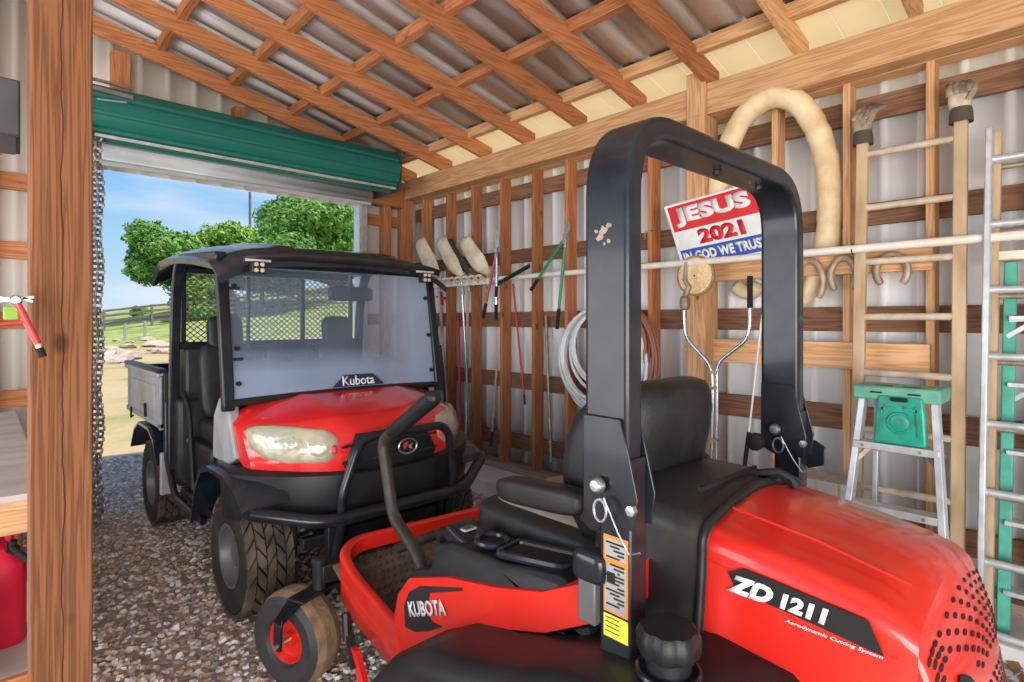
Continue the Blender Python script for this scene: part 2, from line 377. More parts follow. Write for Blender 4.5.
# --- inside floor of gravel: ground strip + loose chips
def mk_ground():
    m = bpy.data.materials.new('gravel'); m.use_nodes = True; nt = m.node_tree; n = nt.nodes; L = nt.links; b = n['Principled BSDF']; b.inputs['Roughness'].default_value = .85
    tc = n.new('ShaderNodeTexCoord'); vo = n.new('ShaderNodeTexVoronoi'); vo.inputs['Scale'].default_value = 42; L.new(tc.outputs['Object'], vo.inputs[0])
    rp = n.new('ShaderNodeValToRGB'); sp = n.new('ShaderNodeSeparateColor'); L.new(vo.outputs['Color'], sp.inputs[0]); L.new(sp.outputs[0], rp.inputs[0])
    els = rp.color_ramp.elements; els[0].color = (.30, .25, .23, 1); els[1].color = (.60, .55, .53, 1)
    e = els.new(.4); e.color = (.34, .27, .23, 1); e = els.new(.7); e.color = (.42, .32, .25, 1)
    L.new(rp.outputs[0], b.inputs['Base Color'])
    bp = n.new('ShaderNodeBump'); bp.inputs['Strength'].default_value = .9; bp.inputs['Distance'].default_value = .012; bp.invert = True; L.new(vo.outputs['Distance'], bp.inputs['Height']); L.new(bp.outputs[0], b.inputs['Normal'])
    M['gravel'] = m
    m = bpy.data.materials.new('land'); m.use_nodes = True; nt = m.node_tree; n = nt.nodes; L = nt.links; b = n['Principled BSDF']; b.inputs['Roughness'].default_value = .95
    tc = n.new('ShaderNodeTexCoord'); nz = n.new('ShaderNodeTexNoise'); nz.inputs['Scale'].default_value = .35; nz.inputs['Detail'].default_value = 8; L.new(tc.outputs['Object'], nz.inputs[0])
    rp = n.new('ShaderNodeValToRGB'); L.new(nz.outputs['Fac'], rp.inputs[0]); els = rp.color_ramp.elements
    els[0].position = .36; els[0].color = (.27, .27, .08, 1); els[1].position = .60; els[1].color = (.52, .38, .22, 1); e = els.new(.47); e.color = (.46, .36, .18, 1)
    # the green pasture on the rise beyond the drive
    sx = n.new('ShaderNodeSeparateXYZ'); L.new(tc.outputs['Object'], sx.inputs[0])
    nm = n.new('ShaderNodeMath'); nm.operation = 'MULTIPLY_ADD'; nm.inputs[1].default_value = 5; L.new(nz.outputs['Fac'], nm.inputs[0]); L.new(sx.outputs['Y'], nm.inputs[2])
    mr = n.new('ShaderNodeMapRange'); mr.inputs[1].default_value = 33; mr.inputs[2].default_value = 35; L.new(nm.outputs[0], mr.inputs[0])
    n2 = n.new('ShaderNodeTexNoise'); n2.inputs['Scale'].default_value = .9; n2.inputs['Detail'].default_value = 7; L.new(tc.outputs['Object'], n2.inputs[0])
    r2 = n.new('ShaderNodeValToRGB'); L.new(n2.outputs['Fac'], r2.inputs[0]); els = r2.color_ramp.elements
    els[0].position = .38; els[0].color = (.17, .30, .05, 1); els[1].position = .62; els[1].color = (.42, .40, .14, 1)
    mi = n.new('ShaderNodeMix'); mi.data_type = 'RGBA'; L.new(mr.outputs[0], mi.inputs[0]); L.new(rp.outputs[0], mi.inputs[6]); L.new(r2.outputs[0], mi.inputs[7]); L.new(mi.outputs[2], b.inputs['Base Color'])
    n3 = n.new('ShaderNodeTexNoise'); n3.inputs['Scale'].default_value = 6; n3.inputs['Detail'].default_value = 8; L.new(tc.outputs['Object'], n3.inputs[0])
    bp = n.new('ShaderNodeBump'); bp.inputs['Strength'].default_value = .6; bp.inputs['Distance'].default_value = .08; L.new(n3.outputs['Fac'], bp.inputs['Height']); L.new(bp.outputs[0], b.inputs['Normal'])
    M['land'] = m
mk_ground()
tag(MB().box(-3, 4.1, -3.2, 8.0, -.12, 0).build('floor', 'gravel', org=(0, 0, -.12)), 'grey brown gravel floor of the shed running out through the doorway', 'floor', kind=STRUCT)
g = MB()
def land(u, v):
    x = -45 + 110 * u; y = 8.0 + 100 * v ** 1.6; return (x, y, gz(x, y) - .01)
g.grid(land, 60, 60)
g.grid(lambda u, v: (-45 + 42 * u, -30 + 38 * v, -.02), 2, 2)
g.grid(lambda u, v: (4.1 + 42 * u, -30 + 38 * v, -.02), 2, 2)
g.grid(lambda u, v: (-3 + 7.1 * u, -30 + 26.8 * v, -.02), 2, 2)
tag(g.build('ground', 'land', org=(0, 0, 0)), 'tan dirt drive and green pasture outside the doorway', 'ground', kind=STRUCT)
# chips
def chips(n, region, smin, smax):
    b = MB()
    for k in range(n):
        x, y = region()
        r = random.uniform(smin, smax); a = random.uniform(0, 2 * pi); q = random.uniform(.5, 1); t = r * random.uniform(.25, .5)
        b.cur = random.choice((0, 0, 1, 1, 2, 3, 4)) if random.random() < .97 else 4
        tx, ty = random.uniform(-.45, .45), random.uniform(-.45, .45)
        lo = []; hi = []
        for j in range(5):
            w = a + 2 * pi * j / 5 + random.uniform(-.25, .25); dx = r * cos(w); dy = r * q * sin(w); dz = dx * tx + dy * ty
            lo.append((x + dx, y + dy, dz * .7 - .001)); hi.append((x + dx * .72, y + dy * .72, t + dz * .9 + .003))
        b.loft([lo, hi])
    return b
M['g1'] = mat('chip_a', (.70, .63, .60), .8, 0, (.54, .47, .44), 3)
M['g2'] = mat('chip_b', (.54, .42, .36), .8, 0, (.42, .32, .26), 3)
M['g3'] = mat('chip_c', (.56, .38, .26), .8)
M['g4'] = mat('chip_d', (.33, .29, .28), .8)
M['g5'] = mat('chip_e', (.85, .80, .76), .8)
def reg():
    while True:
        y = 1.1 + 5.4 * random.random() ** 1.35; x = random.uniform(-.1, 3.7)
        if x > .05 * y: return x, y
def reg2():
    y = random.uniform(4.5, 8.0); return random.uniform(.2, 3.4), y
b = chips(17000, reg, .010, .026); c2 = chips(4500, reg2, .012, .024)
off = len(b.v); b.v += c2.v; b.f += [tuple(i + off for i in f) for f in c2.f]; b.mi += c2.mi
tag(b.build('gravel_chips', ['g1', 'g2', 'g3', 'g4', 'g5'], smooth=0, org=(1.5, 3, 0)), 'loose grey and brown stone chips strewn over the shed floor', 'gravel', kind='stuff')

# --- siding profile
def ribs(a0, a1, step=.23, h=.018, flat=.16):
    out = [(a0, 0)]; a = a0
    while a < a1:
        out += [(a + step - .055, 0), (a + step - .040, h), (a + step - .015, h), (a + step, 0)]; a += step
    return out
XW = 3.915; XS = 3.75
b = MB(); pr = ribs(-3.0, 5.9, .19, .022)
b.grid(lambda u, v: (XW + .02 - pr[round(u * (len(pr) - 1))][1], pr[round(u * (len(pr) - 1))][0], .05 + 3.25 * v), len(pr) - 1, 1)
wr = b.build('wall_right', 'siding', smooth=5, thick=.002, org=(XW, 0, 0)); tag(wr, 'pale ribbed metal siding wall behind the open studs on the right', 'wall', kind=STRUCT)
def sy(px, D=XS): s = 1 / (px + 20.); return D * (779.3 * s - .683) / .73
stud_px = [422, 446.2, 471.5, 500, 532, 565, 603, 648, 705, 772, 843, 926]
sY = [sy(p) for p in stud_px] + [sy(926) - .44 * k for k in range(1, 5)]
for y in sY:
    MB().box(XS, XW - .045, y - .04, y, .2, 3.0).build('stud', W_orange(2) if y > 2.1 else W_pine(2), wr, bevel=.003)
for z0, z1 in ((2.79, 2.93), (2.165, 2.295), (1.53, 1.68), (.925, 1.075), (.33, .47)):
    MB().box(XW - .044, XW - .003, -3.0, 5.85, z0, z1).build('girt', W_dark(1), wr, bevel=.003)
MB().box(XS, XW - .045, -3.0, 5.85, 3.0, 3.04).build('top_plate', W_pine(1), wr, bevel=.003)
MB().box(XS - .03, XW - .045, -3.0, 5.85, .14, .2).build('sill_plate', W_grey(1), wr, bevel=.003)
MB().box(3.61, XS - .002, -3.0, 5.7, 3.0, 3.21).build('header_beam', W_pine(1), wr, bevel=.004)
tag(MB().box(3.35, XW + .05, -3.0, 5.9, -.02, .14).build('trim_1', 'curb', bevel=.008), 'low pale concrete curb along the foot of the right wall', 'curb', kind=STRUCT)
# load-bearing post standing before the header
pt = MB().box(3.585, 3.608, 1.92, 2.06, 2.998, 3.30); pt.box(3.585, 3.745, 1.92, 2.06, .14, 2.998)
pb = pt.build('trim_2', W_pine(2), bevel=.004); tag(pb, 'pale square timber post under the rafters of the right wall', 'post', kind=STRUCT)
# nailed boards across the studs
bd = MB().box(XS - .045, XS - .003, sy(932), sy(688), W(800, 366, X=3.73).z, W(800, 341, X=3.73).z).build('board', W_pine(1), wr, bevel=.004)
bd['label'] = 'yellow pine board nailed across the studs below the horseshoes'
bd = MB().box(XS - .045, XS - .003, sy(935), sy(713), W(760, 279, X=3.73).z, W(760, 257, X=3.73).z).build('board', W_pine(1), wr, bevel=.004)
bd['label'] = 'yellow pine board that the horseshoes hang on'
# shadowed blocking boards between studs, nearer the far corner
# --- far wall with the roll-up doorway
YW = 5.86; YF = 5.72          # siding plane, framing plane
DX0, DX1, DZ = .62, 3.10, 2.87
def roofz(x): return 3.21 + .24 * (3.61 - x)
fw = MB()
def sidepanel(b, x0, x1, z0, z1f):
    p = ribs(x0, x1, .215, .012); p = [(min(a, x1), h) for a, h in p]
    b.grid(lambda u, v: (p[round(u * (len(p) - 1))][0], YW - p[round(u * (len(p) - 1))][1], z0 + (z1f(p[round(u * (len(p) - 1))][0]) - z0) * v), len(p) - 1, 1)
sidepanel(fw, -3.0, DX0, 0.0, lambda x: roofz(x) + .2)
sidepanel(fw, DX1 + .12, 3.93, 0.0, lambda x: roofz(x) + .15)
sidepanel(fw, DX0, DX1 + .12, DZ, lambda x: roofz(x) + .2)
fw_o = fw.build('wall_far', 'gable', smooth=5, thick=.002, org=(0, YW, 0)); tag(fw_o, 'pale metal gable wall around the roll-up doorway', 'wall', kind=STRUCT)
for px in (26, ):
    pass
def fstud(x0, x1, z0, z1, mt=None, y0=YF):
    return MB().box(x0, x1, y0, YW - .03, z0, z1).build('stud', mt or W_orange(2), fw_o, bevel=.003)
fstud(.80, .93, DZ + .06, roofz(.93)); fstud(1.76, 1.86, DZ + .06, roofz(1.86))
fstud(DX1 + .02, DX1 + .05, 0, 3.0); fstud(3.36, 3.45, 0, 3.02); fstud(3.60, 3.74, 0, 3.2)
for z in (.9, 1.55, 2.2, 2.68): MB().box(DX1 + .05, 3.6, YW - .07, YW - .03, z, z + .12).build('girt', W_orange(0), fw_o, bevel=.003)
MB().box(DX1 - .3, 3.6, YF - .02, YW - .03, 2.90, 3.14).build('lintel', W_orange(0), fw_o, bevel=.003)
fstud(.55, DX0, 0, DZ); fstud(-.02, .075, 0, roofz(0)); fstud(-.75, -.65, 0, roofz(-.7))
for z in (.42, .93, 1.53, 2.07, 2.60): MB().box(-2.9, .55, YW - .07, YW - .03, z, z + .13).build('girt', W_orange(0), fw_o, bevel=.003)
# steel jambs
for x0, x1 in ((DX0 - .005, DX0 + .05), (DX1 - .045, DX1 + .015)):
    MB().box(x0, x1, YF - .06, YW, 0, DZ + .05).build('jamb', 'alu', fw_o, bevel=.003)
MB().box(DX1 - .10, DX1 - .06, YF - .09, YF - .03, 0, DZ + .05).build('jamb', 'alu', fw_o, bevel=.003)
# --- roll-up door
dr = thing('door_1', (1.86, 5.35, 0), 'green steel roll-up door rolled open above the doorway', 'door', kind=STRUCT)
rc = V((0, 5.33, 3.17)); rr = .205; n = 44
rings = []
for x in [.60 + (3.20 - .60) * k / 1 for k in (0, 1)]:
    ring = []
    for j in range(n * 2):
        a = 2 * pi * j / (n * 2); q = rr + (.010 if j % 8 < 6 else 0); ring.append((x, rc.y + q * cos(a), rc.z + q * sin(a)))
    rings.append(ring)
b = MB(); b.loft(rings); b.build('roll', 'green', dr, smooth=25)
b = MB()   # curtain hanging from the roll to the bottom bar
prof = [(5.545, 3.16), (5.56, 3.09), (5.55, 3.05), (5.57, 3.01), (5.555, 2.97), (5.575, 2.93), (5.56, 2.90), (5.575, 2.87)]
b.grid(lambda u, v: (.62 + 2.5 * u, *prof[round(v * 7)]), 1, 7); b.build('curtain', 'door_grey', dr, thick=.004, smooth=20)
MB().box(.64, 3.10, 5.545, 5.60, 2.845, 2.875).build('bottom_bar', 'door_grey', dr, bevel=.003)
MB().box(.62, 3.18, 5.17, 5.20, 2.965, 2.985).build('edge_strip', 'alu', dr, bevel=.003)
for x in (.575, 3.215): MB().box(x, x + .006, 5.13, 5.72, 2.95, 3.38).build('end_bracket', 'greybox', dr)
b = MB(); b.bar((.60, 5.12, 3.36), (.84, 5.14, 3.36), .02, .02); b.bar((.62, 5.13, 3.22), (.80, 5.06, 3.22), .012, .012); b.bar((.60, 5.12, 3.30), (.85, 5.13, 3.29), .012, .03)
b.build('axle_fixing', 'steel', dr)
# hoist chain: two strands of links
def chain(strand_pts, r=.018, t=.0045):
    b = MB()
    for k in range(len(strand_pts) - 1):
        a = V(strand_pts[k]); c = V(strand_pts[k + 1]); d = (c - a); m_ = (a + c) / 2; d.normalize()
        s_ = V((.7, .7, 0)) if k % 2 else V((.7, -.7, 0)); s_ = (s_ - d * s_.dot(d)).normalized()
        hl = (c - a).length * .62
        pts = [m_ + d * (hl * cos(2 * pi * j / 10)) + s_ * (r * sin(2 * pi * j / 10)) for j in range(10)]
        b.tube(pts, t, 5, closed=True)
    return b
z_ = [3.2 - .042 * k for k in range(74)]
pts = [(.625 + .010 * sin(k * .5), 5.27, z) for k, z in enumerate(z_)]
pts2 = [(.655 + .010 * sin(k * .45 + 1), 5.24, z) for k, z in enumerate(z_)]
lp = pts + [(.632, 5.26, .07), (.642, 5.25, .06), (.65, 5.245, .07)] + pts2[::-1]
tag(chain(lp, .026, .009).build('hoist_chain', mat('chain_steel', (.30, .29, .30), .45, .6, (.22, .17, .14), 20)), 'long steel pull chain hanging in a loop at the left end of the rolled door', 'chain')

# --- roof
def rsheet():
    pr = ribs(-3.2, 5.95, .23, .028)
    b = MB()
    b.grid(lambda u, v: (-3.4 + 6.92 * v, pr[round(u * (len(pr) - 1))][0], roofz(-3.4 + 6.92 * v) + .212 + .0 * u - pr[round(u * (len(pr) - 1))][1] * -1), len(pr) - 1, 1)
    return b
ce = rsheet().build('ceiling', 'roof', smooth=5, thick=.003, org=(0, 0, 3)); tag(ce, 'galvanised ribbed roof sheets over timber rafters and purlins', 'ceiling', kind=STRUCT)
D = 3.61
rY = [D * (779.3 / (p + 20) - .683) / .73 for p in (442.5, 482, 525, 577, 637, 710, 801, 918)]
rY = [5.64] + rY + [rY[-1] - .6 * k for k in range(1, 7)]
for k, y in enumerate(rY):
    b = MB()
    x0, x1 = -3.3, XS
    poly = [(x0, y, roofz(x0)), (x1, y, roofz(x1)), (x1, y, roofz(x1) + .145), (x0, y, roofz(x0) + .145)]
    if x1 > 3.61: poly[1] = (x1, y, roofz(3.61)); poly.insert(1, (3.61, y, roofz(3.61)))
    b.prism(poly, (0, .042, 0)); b.build('rafter', W_pine(0) if k > 6 else W_orange(0), ce, bevel=.003)
for x in (3.47, 2.87, 2.29, 1.72, 1.14, .56, -.02, -.6, -1.2, -1.8, -2.4, -3.0):
    z = roofz(x) + .115
    MB().box(x - .032, x + .032, -3.1, 5.85, z, z + .088).build('purlin', W_orange(1) if x < 3.2 else W_pine(1), ce, bevel=.003)
# translucent sheets chosen so sun brightens the eave beyond the last purlin
b = MB()
for k in range(36):
    y0 = -3.0 + k * .245; b.prism([(3.50, y0, roofz(3.5) + .20), (4.08, y0, roofz(4.08) + .20), (4.08, y0 + .241, roofz(4.08) + .20), (3.50, y0 + .241, roofz(3.5) + .20)], (0, 0, .006))
b.build('eave_sheet', 'cream', ce, smooth=0)

# --- foreground post
def post():
    x0, x1, y0, y1 = .1, .2395, 2.035, 2.17
    return MB().box(x0, x1, y0, y1, 0, 4.0 - .0)
m = wood('post_wood', (.27, .108, .047), (.125, .045, .02), 2, contrast=1.15, freq=42)
nt = m.node_tree; n = nt.nodes; L = nt.links; bs = n['Principled BSDF']; src = bs.inputs['Base Color'].links[0].from_socket
tc_ = n.new('ShaderNodeTexCoord'); sx = n.new('ShaderNodeSeparateXYZ'); L.new(tc_.outputs['Object'], sx.inputs[0])
cz = n.new('ShaderNodeCombineXYZ'); L.new(sx.outputs['Z'], cz.inputs[2])
nn_ = n.new('ShaderNodeTexNoise'); nn_.inputs['Scale'].default_value = 3.2; nn_.inputs['Detail'].default_value = 8; L.new(cz.outputs[0], nn_.inputs[0])
a_ = n.new('ShaderNodeMath'); a_.operation = 'MULTIPLY_ADD'; a_.inputs[1].default_value = .045; a_.inputs[2].default_value = -.0225; L.new(nn_.outputs['Fac'], a_.inputs[0])
s_ = n.new('ShaderNodeMath'); s_.operation = 'SUBTRACT'; L.new(sx.outputs['X'], s_.inputs[0]); L.new(a_.outputs[0], s_.inputs[1])
ab = n.new('ShaderNodeMath'); ab.operation = 'ABSOLUTE'; L.new(s_.outputs[0], ab.inputs[0])
mr_ = n.new('ShaderNodeMapRange'); mr_.inputs[1].default_value = .0009; mr_.inputs[2].default_value = .0022; mr_.inputs[3].default_value = .95; mr_.inputs[4].default_value = 0; L.new(ab.outputs[0], mr_.inputs[0])
mi_ = n.new('ShaderNodeMix'); mi_.data_type = 'RGBA'; L.new(mr_.outputs[0], mi_.inputs[0]); L.new(src, mi_.inputs[6]); mi_.inputs[7].default_value = (.03, .012, .006, 1); L.new(mi_.outputs[2], bs.inputs['Base Color'])
tag(post().build('timber_post', m, bevel=.005), 'big reddish square timber post with a long crack, nearest at left', 'post', kind=STRUCT)
# ================================================================= UTILITY VEHICLE
CX = 1.69
uv = thing('utility_vehicle', (CX, 4.2, 0), 'red and black utility vehicle with roof, clear windshield and cargo bed', 'utility vehicle')
def wheel(parent, x_out, side, yc, R, Wd, blocks=22, rimr=.165, name='wheel'):
    """tyre with chunky zigzag tread; side=-1 outer face looks to -X"""
    e = V((-side, 0, 0)); o = V((x_out, yc, R))
    w = thing_child(name, parent, (x_out, yc, R))
    b = MB(); n = 44
    prof = [(rimr, .02), (rimr + .03, .004), (R * .72, 0), (R * .88, .006), (R * .925, .028), (R * .935, Wd * .5), (R * .925, Wd - .028), (R * .88, Wd - .006), (R * .72, Wd), (rimr + .03, Wd), (rimr, Wd - .02)]
    rings = []
    for r, h in prof:
        rings.append([o + e * h + V((0, r * cos(2 * pi * j / n), r * sin(2 * pi * j / n))) for j in range(n)])
    rings.append(rings[0])
    b.loft(rings, True, False)
    # tread blocks : zigzag rows of lugs
    b.cur = 1; rows = 5; bw = (Wd - .01) / rows
    for r_ in range(rows):
        for k in range(blocks):
            a0 = 2 * pi * (k + (.5 if r_ % 2 else 0)) / blocks; da = 2 * pi / blocks * .40; h0 = .005 + r_ * bw; sk = (.32 if r_ % 2 else -.32) * 2 * pi / blocks
            ro = R if 0 < r_ < rows - 1 else R * .99
            P0 = []; P1 = []
            for hh, aa in ((h0 + .004, a0 - da - sk), (h0 + bw - .004, a0 - da + sk), (h0 + bw - .004, a0 + da + sk), (h0 + .004, a0 + da - sk)):
                P0.append(o + e * hh + V((0, R * .91 * cos(aa), R * .91 * sin(aa)))); P1.append(o + e * hh + V((0, ro * cos(aa), ro * sin(aa))))
            b.loft([P0, P1])
    b.build('tyre', ['rubberd', 'rubber'], w, smooth=30)
    b = MB()
    pr = [(rimr + .004, .018), (rimr + .006, .010), (rimr - .012, .012), (rimr - .02, .05), (rimr - .05, .075), (.075, .07), (.06, .045), (.03, .04), (.001, .04)]
    rings = [[o + e * h + V((0, r * cos(2 * pi * j / 32), r * sin(2 * pi * j / 32))) for j in range(32)] for r, h in pr]; b.loft(rings, True, False)
    for k in range(5):
        a = 2 * pi * k / 5; b.lathe([(.009, 0), (.009, .012)], o + e * .058 + V((0, .06 * cos(a), .06 * sin(a))), -e, 8)
    b.build('rim', 'rim', w, smooth=40)
    return w
def thing_child(name, parent, loc):
    o = bpy.data.objects.new(name, None); COL.objects.link(o); o.parent = parent; o.location = V(loc) - ORIG[parent.name]; ORIG[o.name] = V(loc); o.empty_display_size = .05
    return o
UH = .33
for yc in (3.28, 5.18):
    wheel(uv, .965, -1, yc, UH, .25); wheel(uv, 2.42, 1, yc, UH, .25)
# ---- body surface
HW = .72
def hoodS(s, t):
    """s -1..1 across, t 0..1 from the windshield foot over the nose to the lower lip"""
    P = [(0, 3.40, 1.175), (.25, 3.22, 1.145), (.45, 3.02, 1.10), (.58, 2.90, 1.055), (.70, 2.83, .985), (.85, 2.80, .89), (1, 2.80, .79)]
    for k in range(len(P) - 1):
        if t <= P[k + 1][0]:
            a = (t - P[k][0]) / (P[k + 1][0] - P[k][0]); p0 = P[max(k - 1, 0)]; p1 = P[k]; p2 = P[k + 1]; p3 = P[min(k + 2, len(P) - 1)]
            y, z = (.5 * (2 * p1[i] + (p2[i] - p0[i]) * a + (2 * p0[i] - 5 * p1[i] + 4 * p2[i] - p3[i]) * a * a + (3 * p1[i] - p0[i] - 3 * p2[i] + p3[i]) * a ** 3) for i in (1, 2)); break
    q = abs(s)
    hw = HW - .02 - .03 * t
    x = CX + .02 * t + hw * s
    y += (.30 * q ** 3.2) * min(1, t * 1.5)
    z -= .10 * q ** 4 * (1 - .6 * max(0, t - .6) / .4)
    # raised creases either side of the middle
    z += .012 * math.exp(-((q - .50 + .22 * t) / .07) ** 2) * min(1, t * 4) * max(0, 1 - t * 1.25) + .02 * (1 - q * q) * (1 - t)
    return V((x, y, z))
b = MB(); b.grid(lambda u, v: hoodS(-1 + 2 * u, v), 48, 36)
# side returns
for s in (-1, 1):
    b.grid(lambda u, v: hoodS(s, u) * (1 - v) + V((CX + s * (HW - .03), 3.42 - .02 * u, hoodS(s, u).z * .4 + .5 * .6 - .04)) * v if False else V((hoodS(s, u).x, hoodS(s, u).y + v * .02, hoodS(s, u).z - v * (.08 + .12 * (1 - u)))), 24, 3)
b.build('hood', 'utvred', uv, smooth=50)
def patch(pts, off, name, m, parent, smooth=50, n=10):
    """a plate that follows the hood surface: pts is a closed outline in (s, t)"""
    cs = sum(p[0] for p in pts) / len(pts); ct = sum(p[1] for p in pts) / len(pts)
    out = []
    for i in range(len(pts)):
        a = pts[i]; c = pts[(i + 1) % len(pts)]
        for k in range(n): out.append((a[0] + (c[0] - a[0]) * k / n, a[1] + (c[1] - a[1]) * k / n))
    def nrm(s, t):
        e = .01; du = hoodS(min(s + e, 1), t) - hoodS(max(s - e, -1), t); dv = hoodS(s, min(t + e, 1)) - hoodS(s, max(t - e, 0)); nn = dv.cross(du); nn.normalize()
        return nn if nn.y < 0 or nn.z > 0 else -nn
    b = MB(); rings = []
    for q in (1, .97, .8, .6, .4, .2, .02):
        ring = []
        for s, t in out:
            ss = cs + (s - cs) * q; tt = ct + (t - ct) * q; h = off * (1 - (q if q < .97 else q) ** 6) + .002 if q < 1 else -.004
            ring.append(hoodS(ss, tt) + nrm(ss, tt) * h)
        rings.append(ring)
    b.loft(rings, True, False); return b.build(name, m, parent, smooth=smooth)
def blob(cs, ct, rs, rt, e=.7, n=24, sk=0):
    o = []
    for j in range(n):
        a = 2 * pi * j / n; c = abs(cos(a)) ** e * (1 if cos(a) > 0 else -1); d = abs(sin(a)) ** e * (1 if sin(a) > 0 else -1)
        o.append((cs + rs * c, ct + rt * d + sk * c))
    return o
for s in (-1, 1):
    HLO = lambda s: [(s * .985, .46), (s * .94, .44), (s * .80, .53), (s * .64, .615), (s * .51, .655), (s * .46, .72), (s * .48, .85), (s * .56, .90), (s * .80, .87), (s * .93, .79), (s * .985, .66)]; h = patch(HLO(s), .008, 'headlight', 'housing', uv, n=4); hl_o = [(a * 1.0, c_) for a, c_ in HLO(s)]; patch(hl_o, .030, 'lamp_cover', 'glasscover', h, n=4)
    patch(blob(s * .80, .665, .11, .12, 1), .016, 'reflector', 'reflector', h, n=1)
    patch(blob(s * .60, .76, .09, .10, 1), .016, 'reflector', 'reflector', h, n=1)
    patch(blob(s * .505, .81, .025, .04, .8), .024, 'indicator', 'redh', h, n=1)
patch([(-.42, 1.0), (-.45, .93), (-.33, .71), (.33, .71), (.45, .93), (.42, 1.0)], .004, 'grille', 'black', uv)
# emblem on grille
ec = V((CX + .085, 2.765, .885))
b = MB(); b.tube([ec + V((.060 * cos(a * pi / 12), 0, .042 * sin(a * pi / 12))) for a in range(24)], .0055, 6, closed=True); em = b.build('emblem', 'steel', uv)
b = MB(); b.lathe([(.001, 0), (.042, 0), (.042, .004), (.001, .004)], ec + V((0, .012, 0)), (0, -1, 0), 24); b.build('emblem_field', 'hole', em)
b = MB(); b.prism([ec + V((-.028, -.004, .004)), ec + V((-.02, -.004, .022)), ec + V((.004, -.004, .026)), ec + V((-.006, -.004, .004)), ec + V((-.016, -.004, -.016)), ec + V((-.026, -.004, -.012))], (0, .006, 0)); b.build('emblem_mark', 'redh', em)
b = MB(); b.prism([ec + V((.004, -.004, .004)), ec + V((.034, -.004, .016)), ec + V((.022, -.004, -.002)), ec + V((.03, -.004, -.02)), ec + V((.006, -.004, -.012))], (0, .006, 0)); b.build('emblem_mark', 'steel', em)
# grille bars
b = MB()
for z in (.93, .845): b.bar((CX - .30, 2.792, z), (CX + .30, 2.792, z), .006, .012)
b.build('grille_bar', 'blue_black', uv)
# lower bumper cover (black plastic)
b = MB(); rings = []
for k in range(25):
    s = -1 + 2 * k / 24; q = abs(s); x = CX + .02 + .77 * s; y = 2.80 + .36 * q ** 3
    zt = .795 + .03 * q; rings.append([(x, y + .02, zt), (x, y - .035, zt - .02), (x, y - .05, .68), (x, y - .02, .57), (x, y + .10, .54), (x, y + .16, zt)])
b.loft(rings); b.build('bumper_cover', 'black', uv, smooth=40)
# front fender flares
for s in (-1, 1):
    b = MB(); xo = CX + s * .775; xi = CX + s * .50
    pr = [(2.90, .70), (3.0, .755), (3.2, .80), (3.45, .80), (3.60, .76), (3.72, .62), (3.80, .42)]
    o1 = [(y, z) for y, z in pr]; inn = [(y - .015 if y < 3.3 else y - .02, z - .022) for y, z in pr]
    b.loft([[(xo, y, z - .01) for y, z in o1] + [(xo, y, z - .01) for y, z in inn[::-1]], [(xo - s * .03, y, z + .012) for y, z in o1] + [(xo - s * .03, y, z + .0) for y, z in inn[::-1]],
            [(xi, y, z + .03) for y, z in o1] + [(xi, y, z) for y, z in inn[::-1]]])
    b.build('front_fender', 'blue_black', uv, smooth=50)
    # inner liner hides the frame
    MB().box(min(xi, xi - s * .05), max(xi, xi - s * .05), 3.0, 3.9, .35, .80).build('wheel_well', 'black', uv, bevel=.01)
# cowl side panels
M['cowl'] = mat('light_grey_plastic', (.36, .36, .36), .45, 0, (.26, .26, .26), 8)
for s in (-1, 1):
    x = CX + s * .70
    poly = [(x, 3.36, 1.17), (x, 3.50, 1.16), (x, 3.60, 1.05), (x, 3.62, .80), (x, 3.34, .80), (x, 3.22, .86), (x, 3.30, 1.02)]
    MB().prism(poly, (-s * .06, 0, 0)).build('cowl_panel', 'cowl', uv, bevel=.012)
# frame, floor, rocker
MB().box(CX - .28, CX + .28, 2.86, 5.6, .36, .50).build('chassis', 'black', uv, bevel=.01)
MB().box(CX - .70, CX + .70, 3.60, 4.35, .42, .47).build('cab_floor', 'black', uv, bevel=.01)
for s in (-1, 1):
    b = MB(); b.tube(fillet([(CX + s * .72, 3.72, .40), (CX + s * .74, 3.86, .42), (CX + s * .74, 4.30, .42), (CX + s * .72, 4.62, .62), (CX + s * .70, 4.72, 1.0)], .08), .022, 10); b.build('side_rail', 'gloss', uv)
    x = CX + s * .70
    b = MB(); b.tube([(x, 3.95, .44), (x - s * .02, 3.98, .60), (x - s * .12, 4.02, .66)], .012, 8); b.build('step_bracket', 'gloss', uv)
MB().box(CX - .66, CX + .66, 3.80, 4.34, .47, .80).build('seat_base', 'black', uv, bevel=.02)
MB().box(CX - .68, CX + .68, 3.36, 3.46, .47, 1.14).build('firewall', 'black', uv, bevel=.02)
MB().box(CX - .66, CX + .66, 3.36, 3.58, 1.02, 1.15).build('dashboard', 'black', uv, bevel=.03)
# seats
for k, xc in enumerate((CX - .42, CX + .02, CX + .42)):
    MB().superq((xc, 4.06, .86), (.19, .25, .075), .4, .3).build('seat_cushion', 'vinyl', uv)
    R_ = Matrix.Rotation(radians(-9), 3, 'X')
    MB().superq((xc, 4.30, 1.18), (.175, .06, .26), .35, .35, R_).build('seat_back', 'vinyl', uv)
    if k != 1: MB().superq((xc, 4.34, 1.50), (.115, .045, .13), .4, .4, R_).build('headrest', 'vinyl', uv)
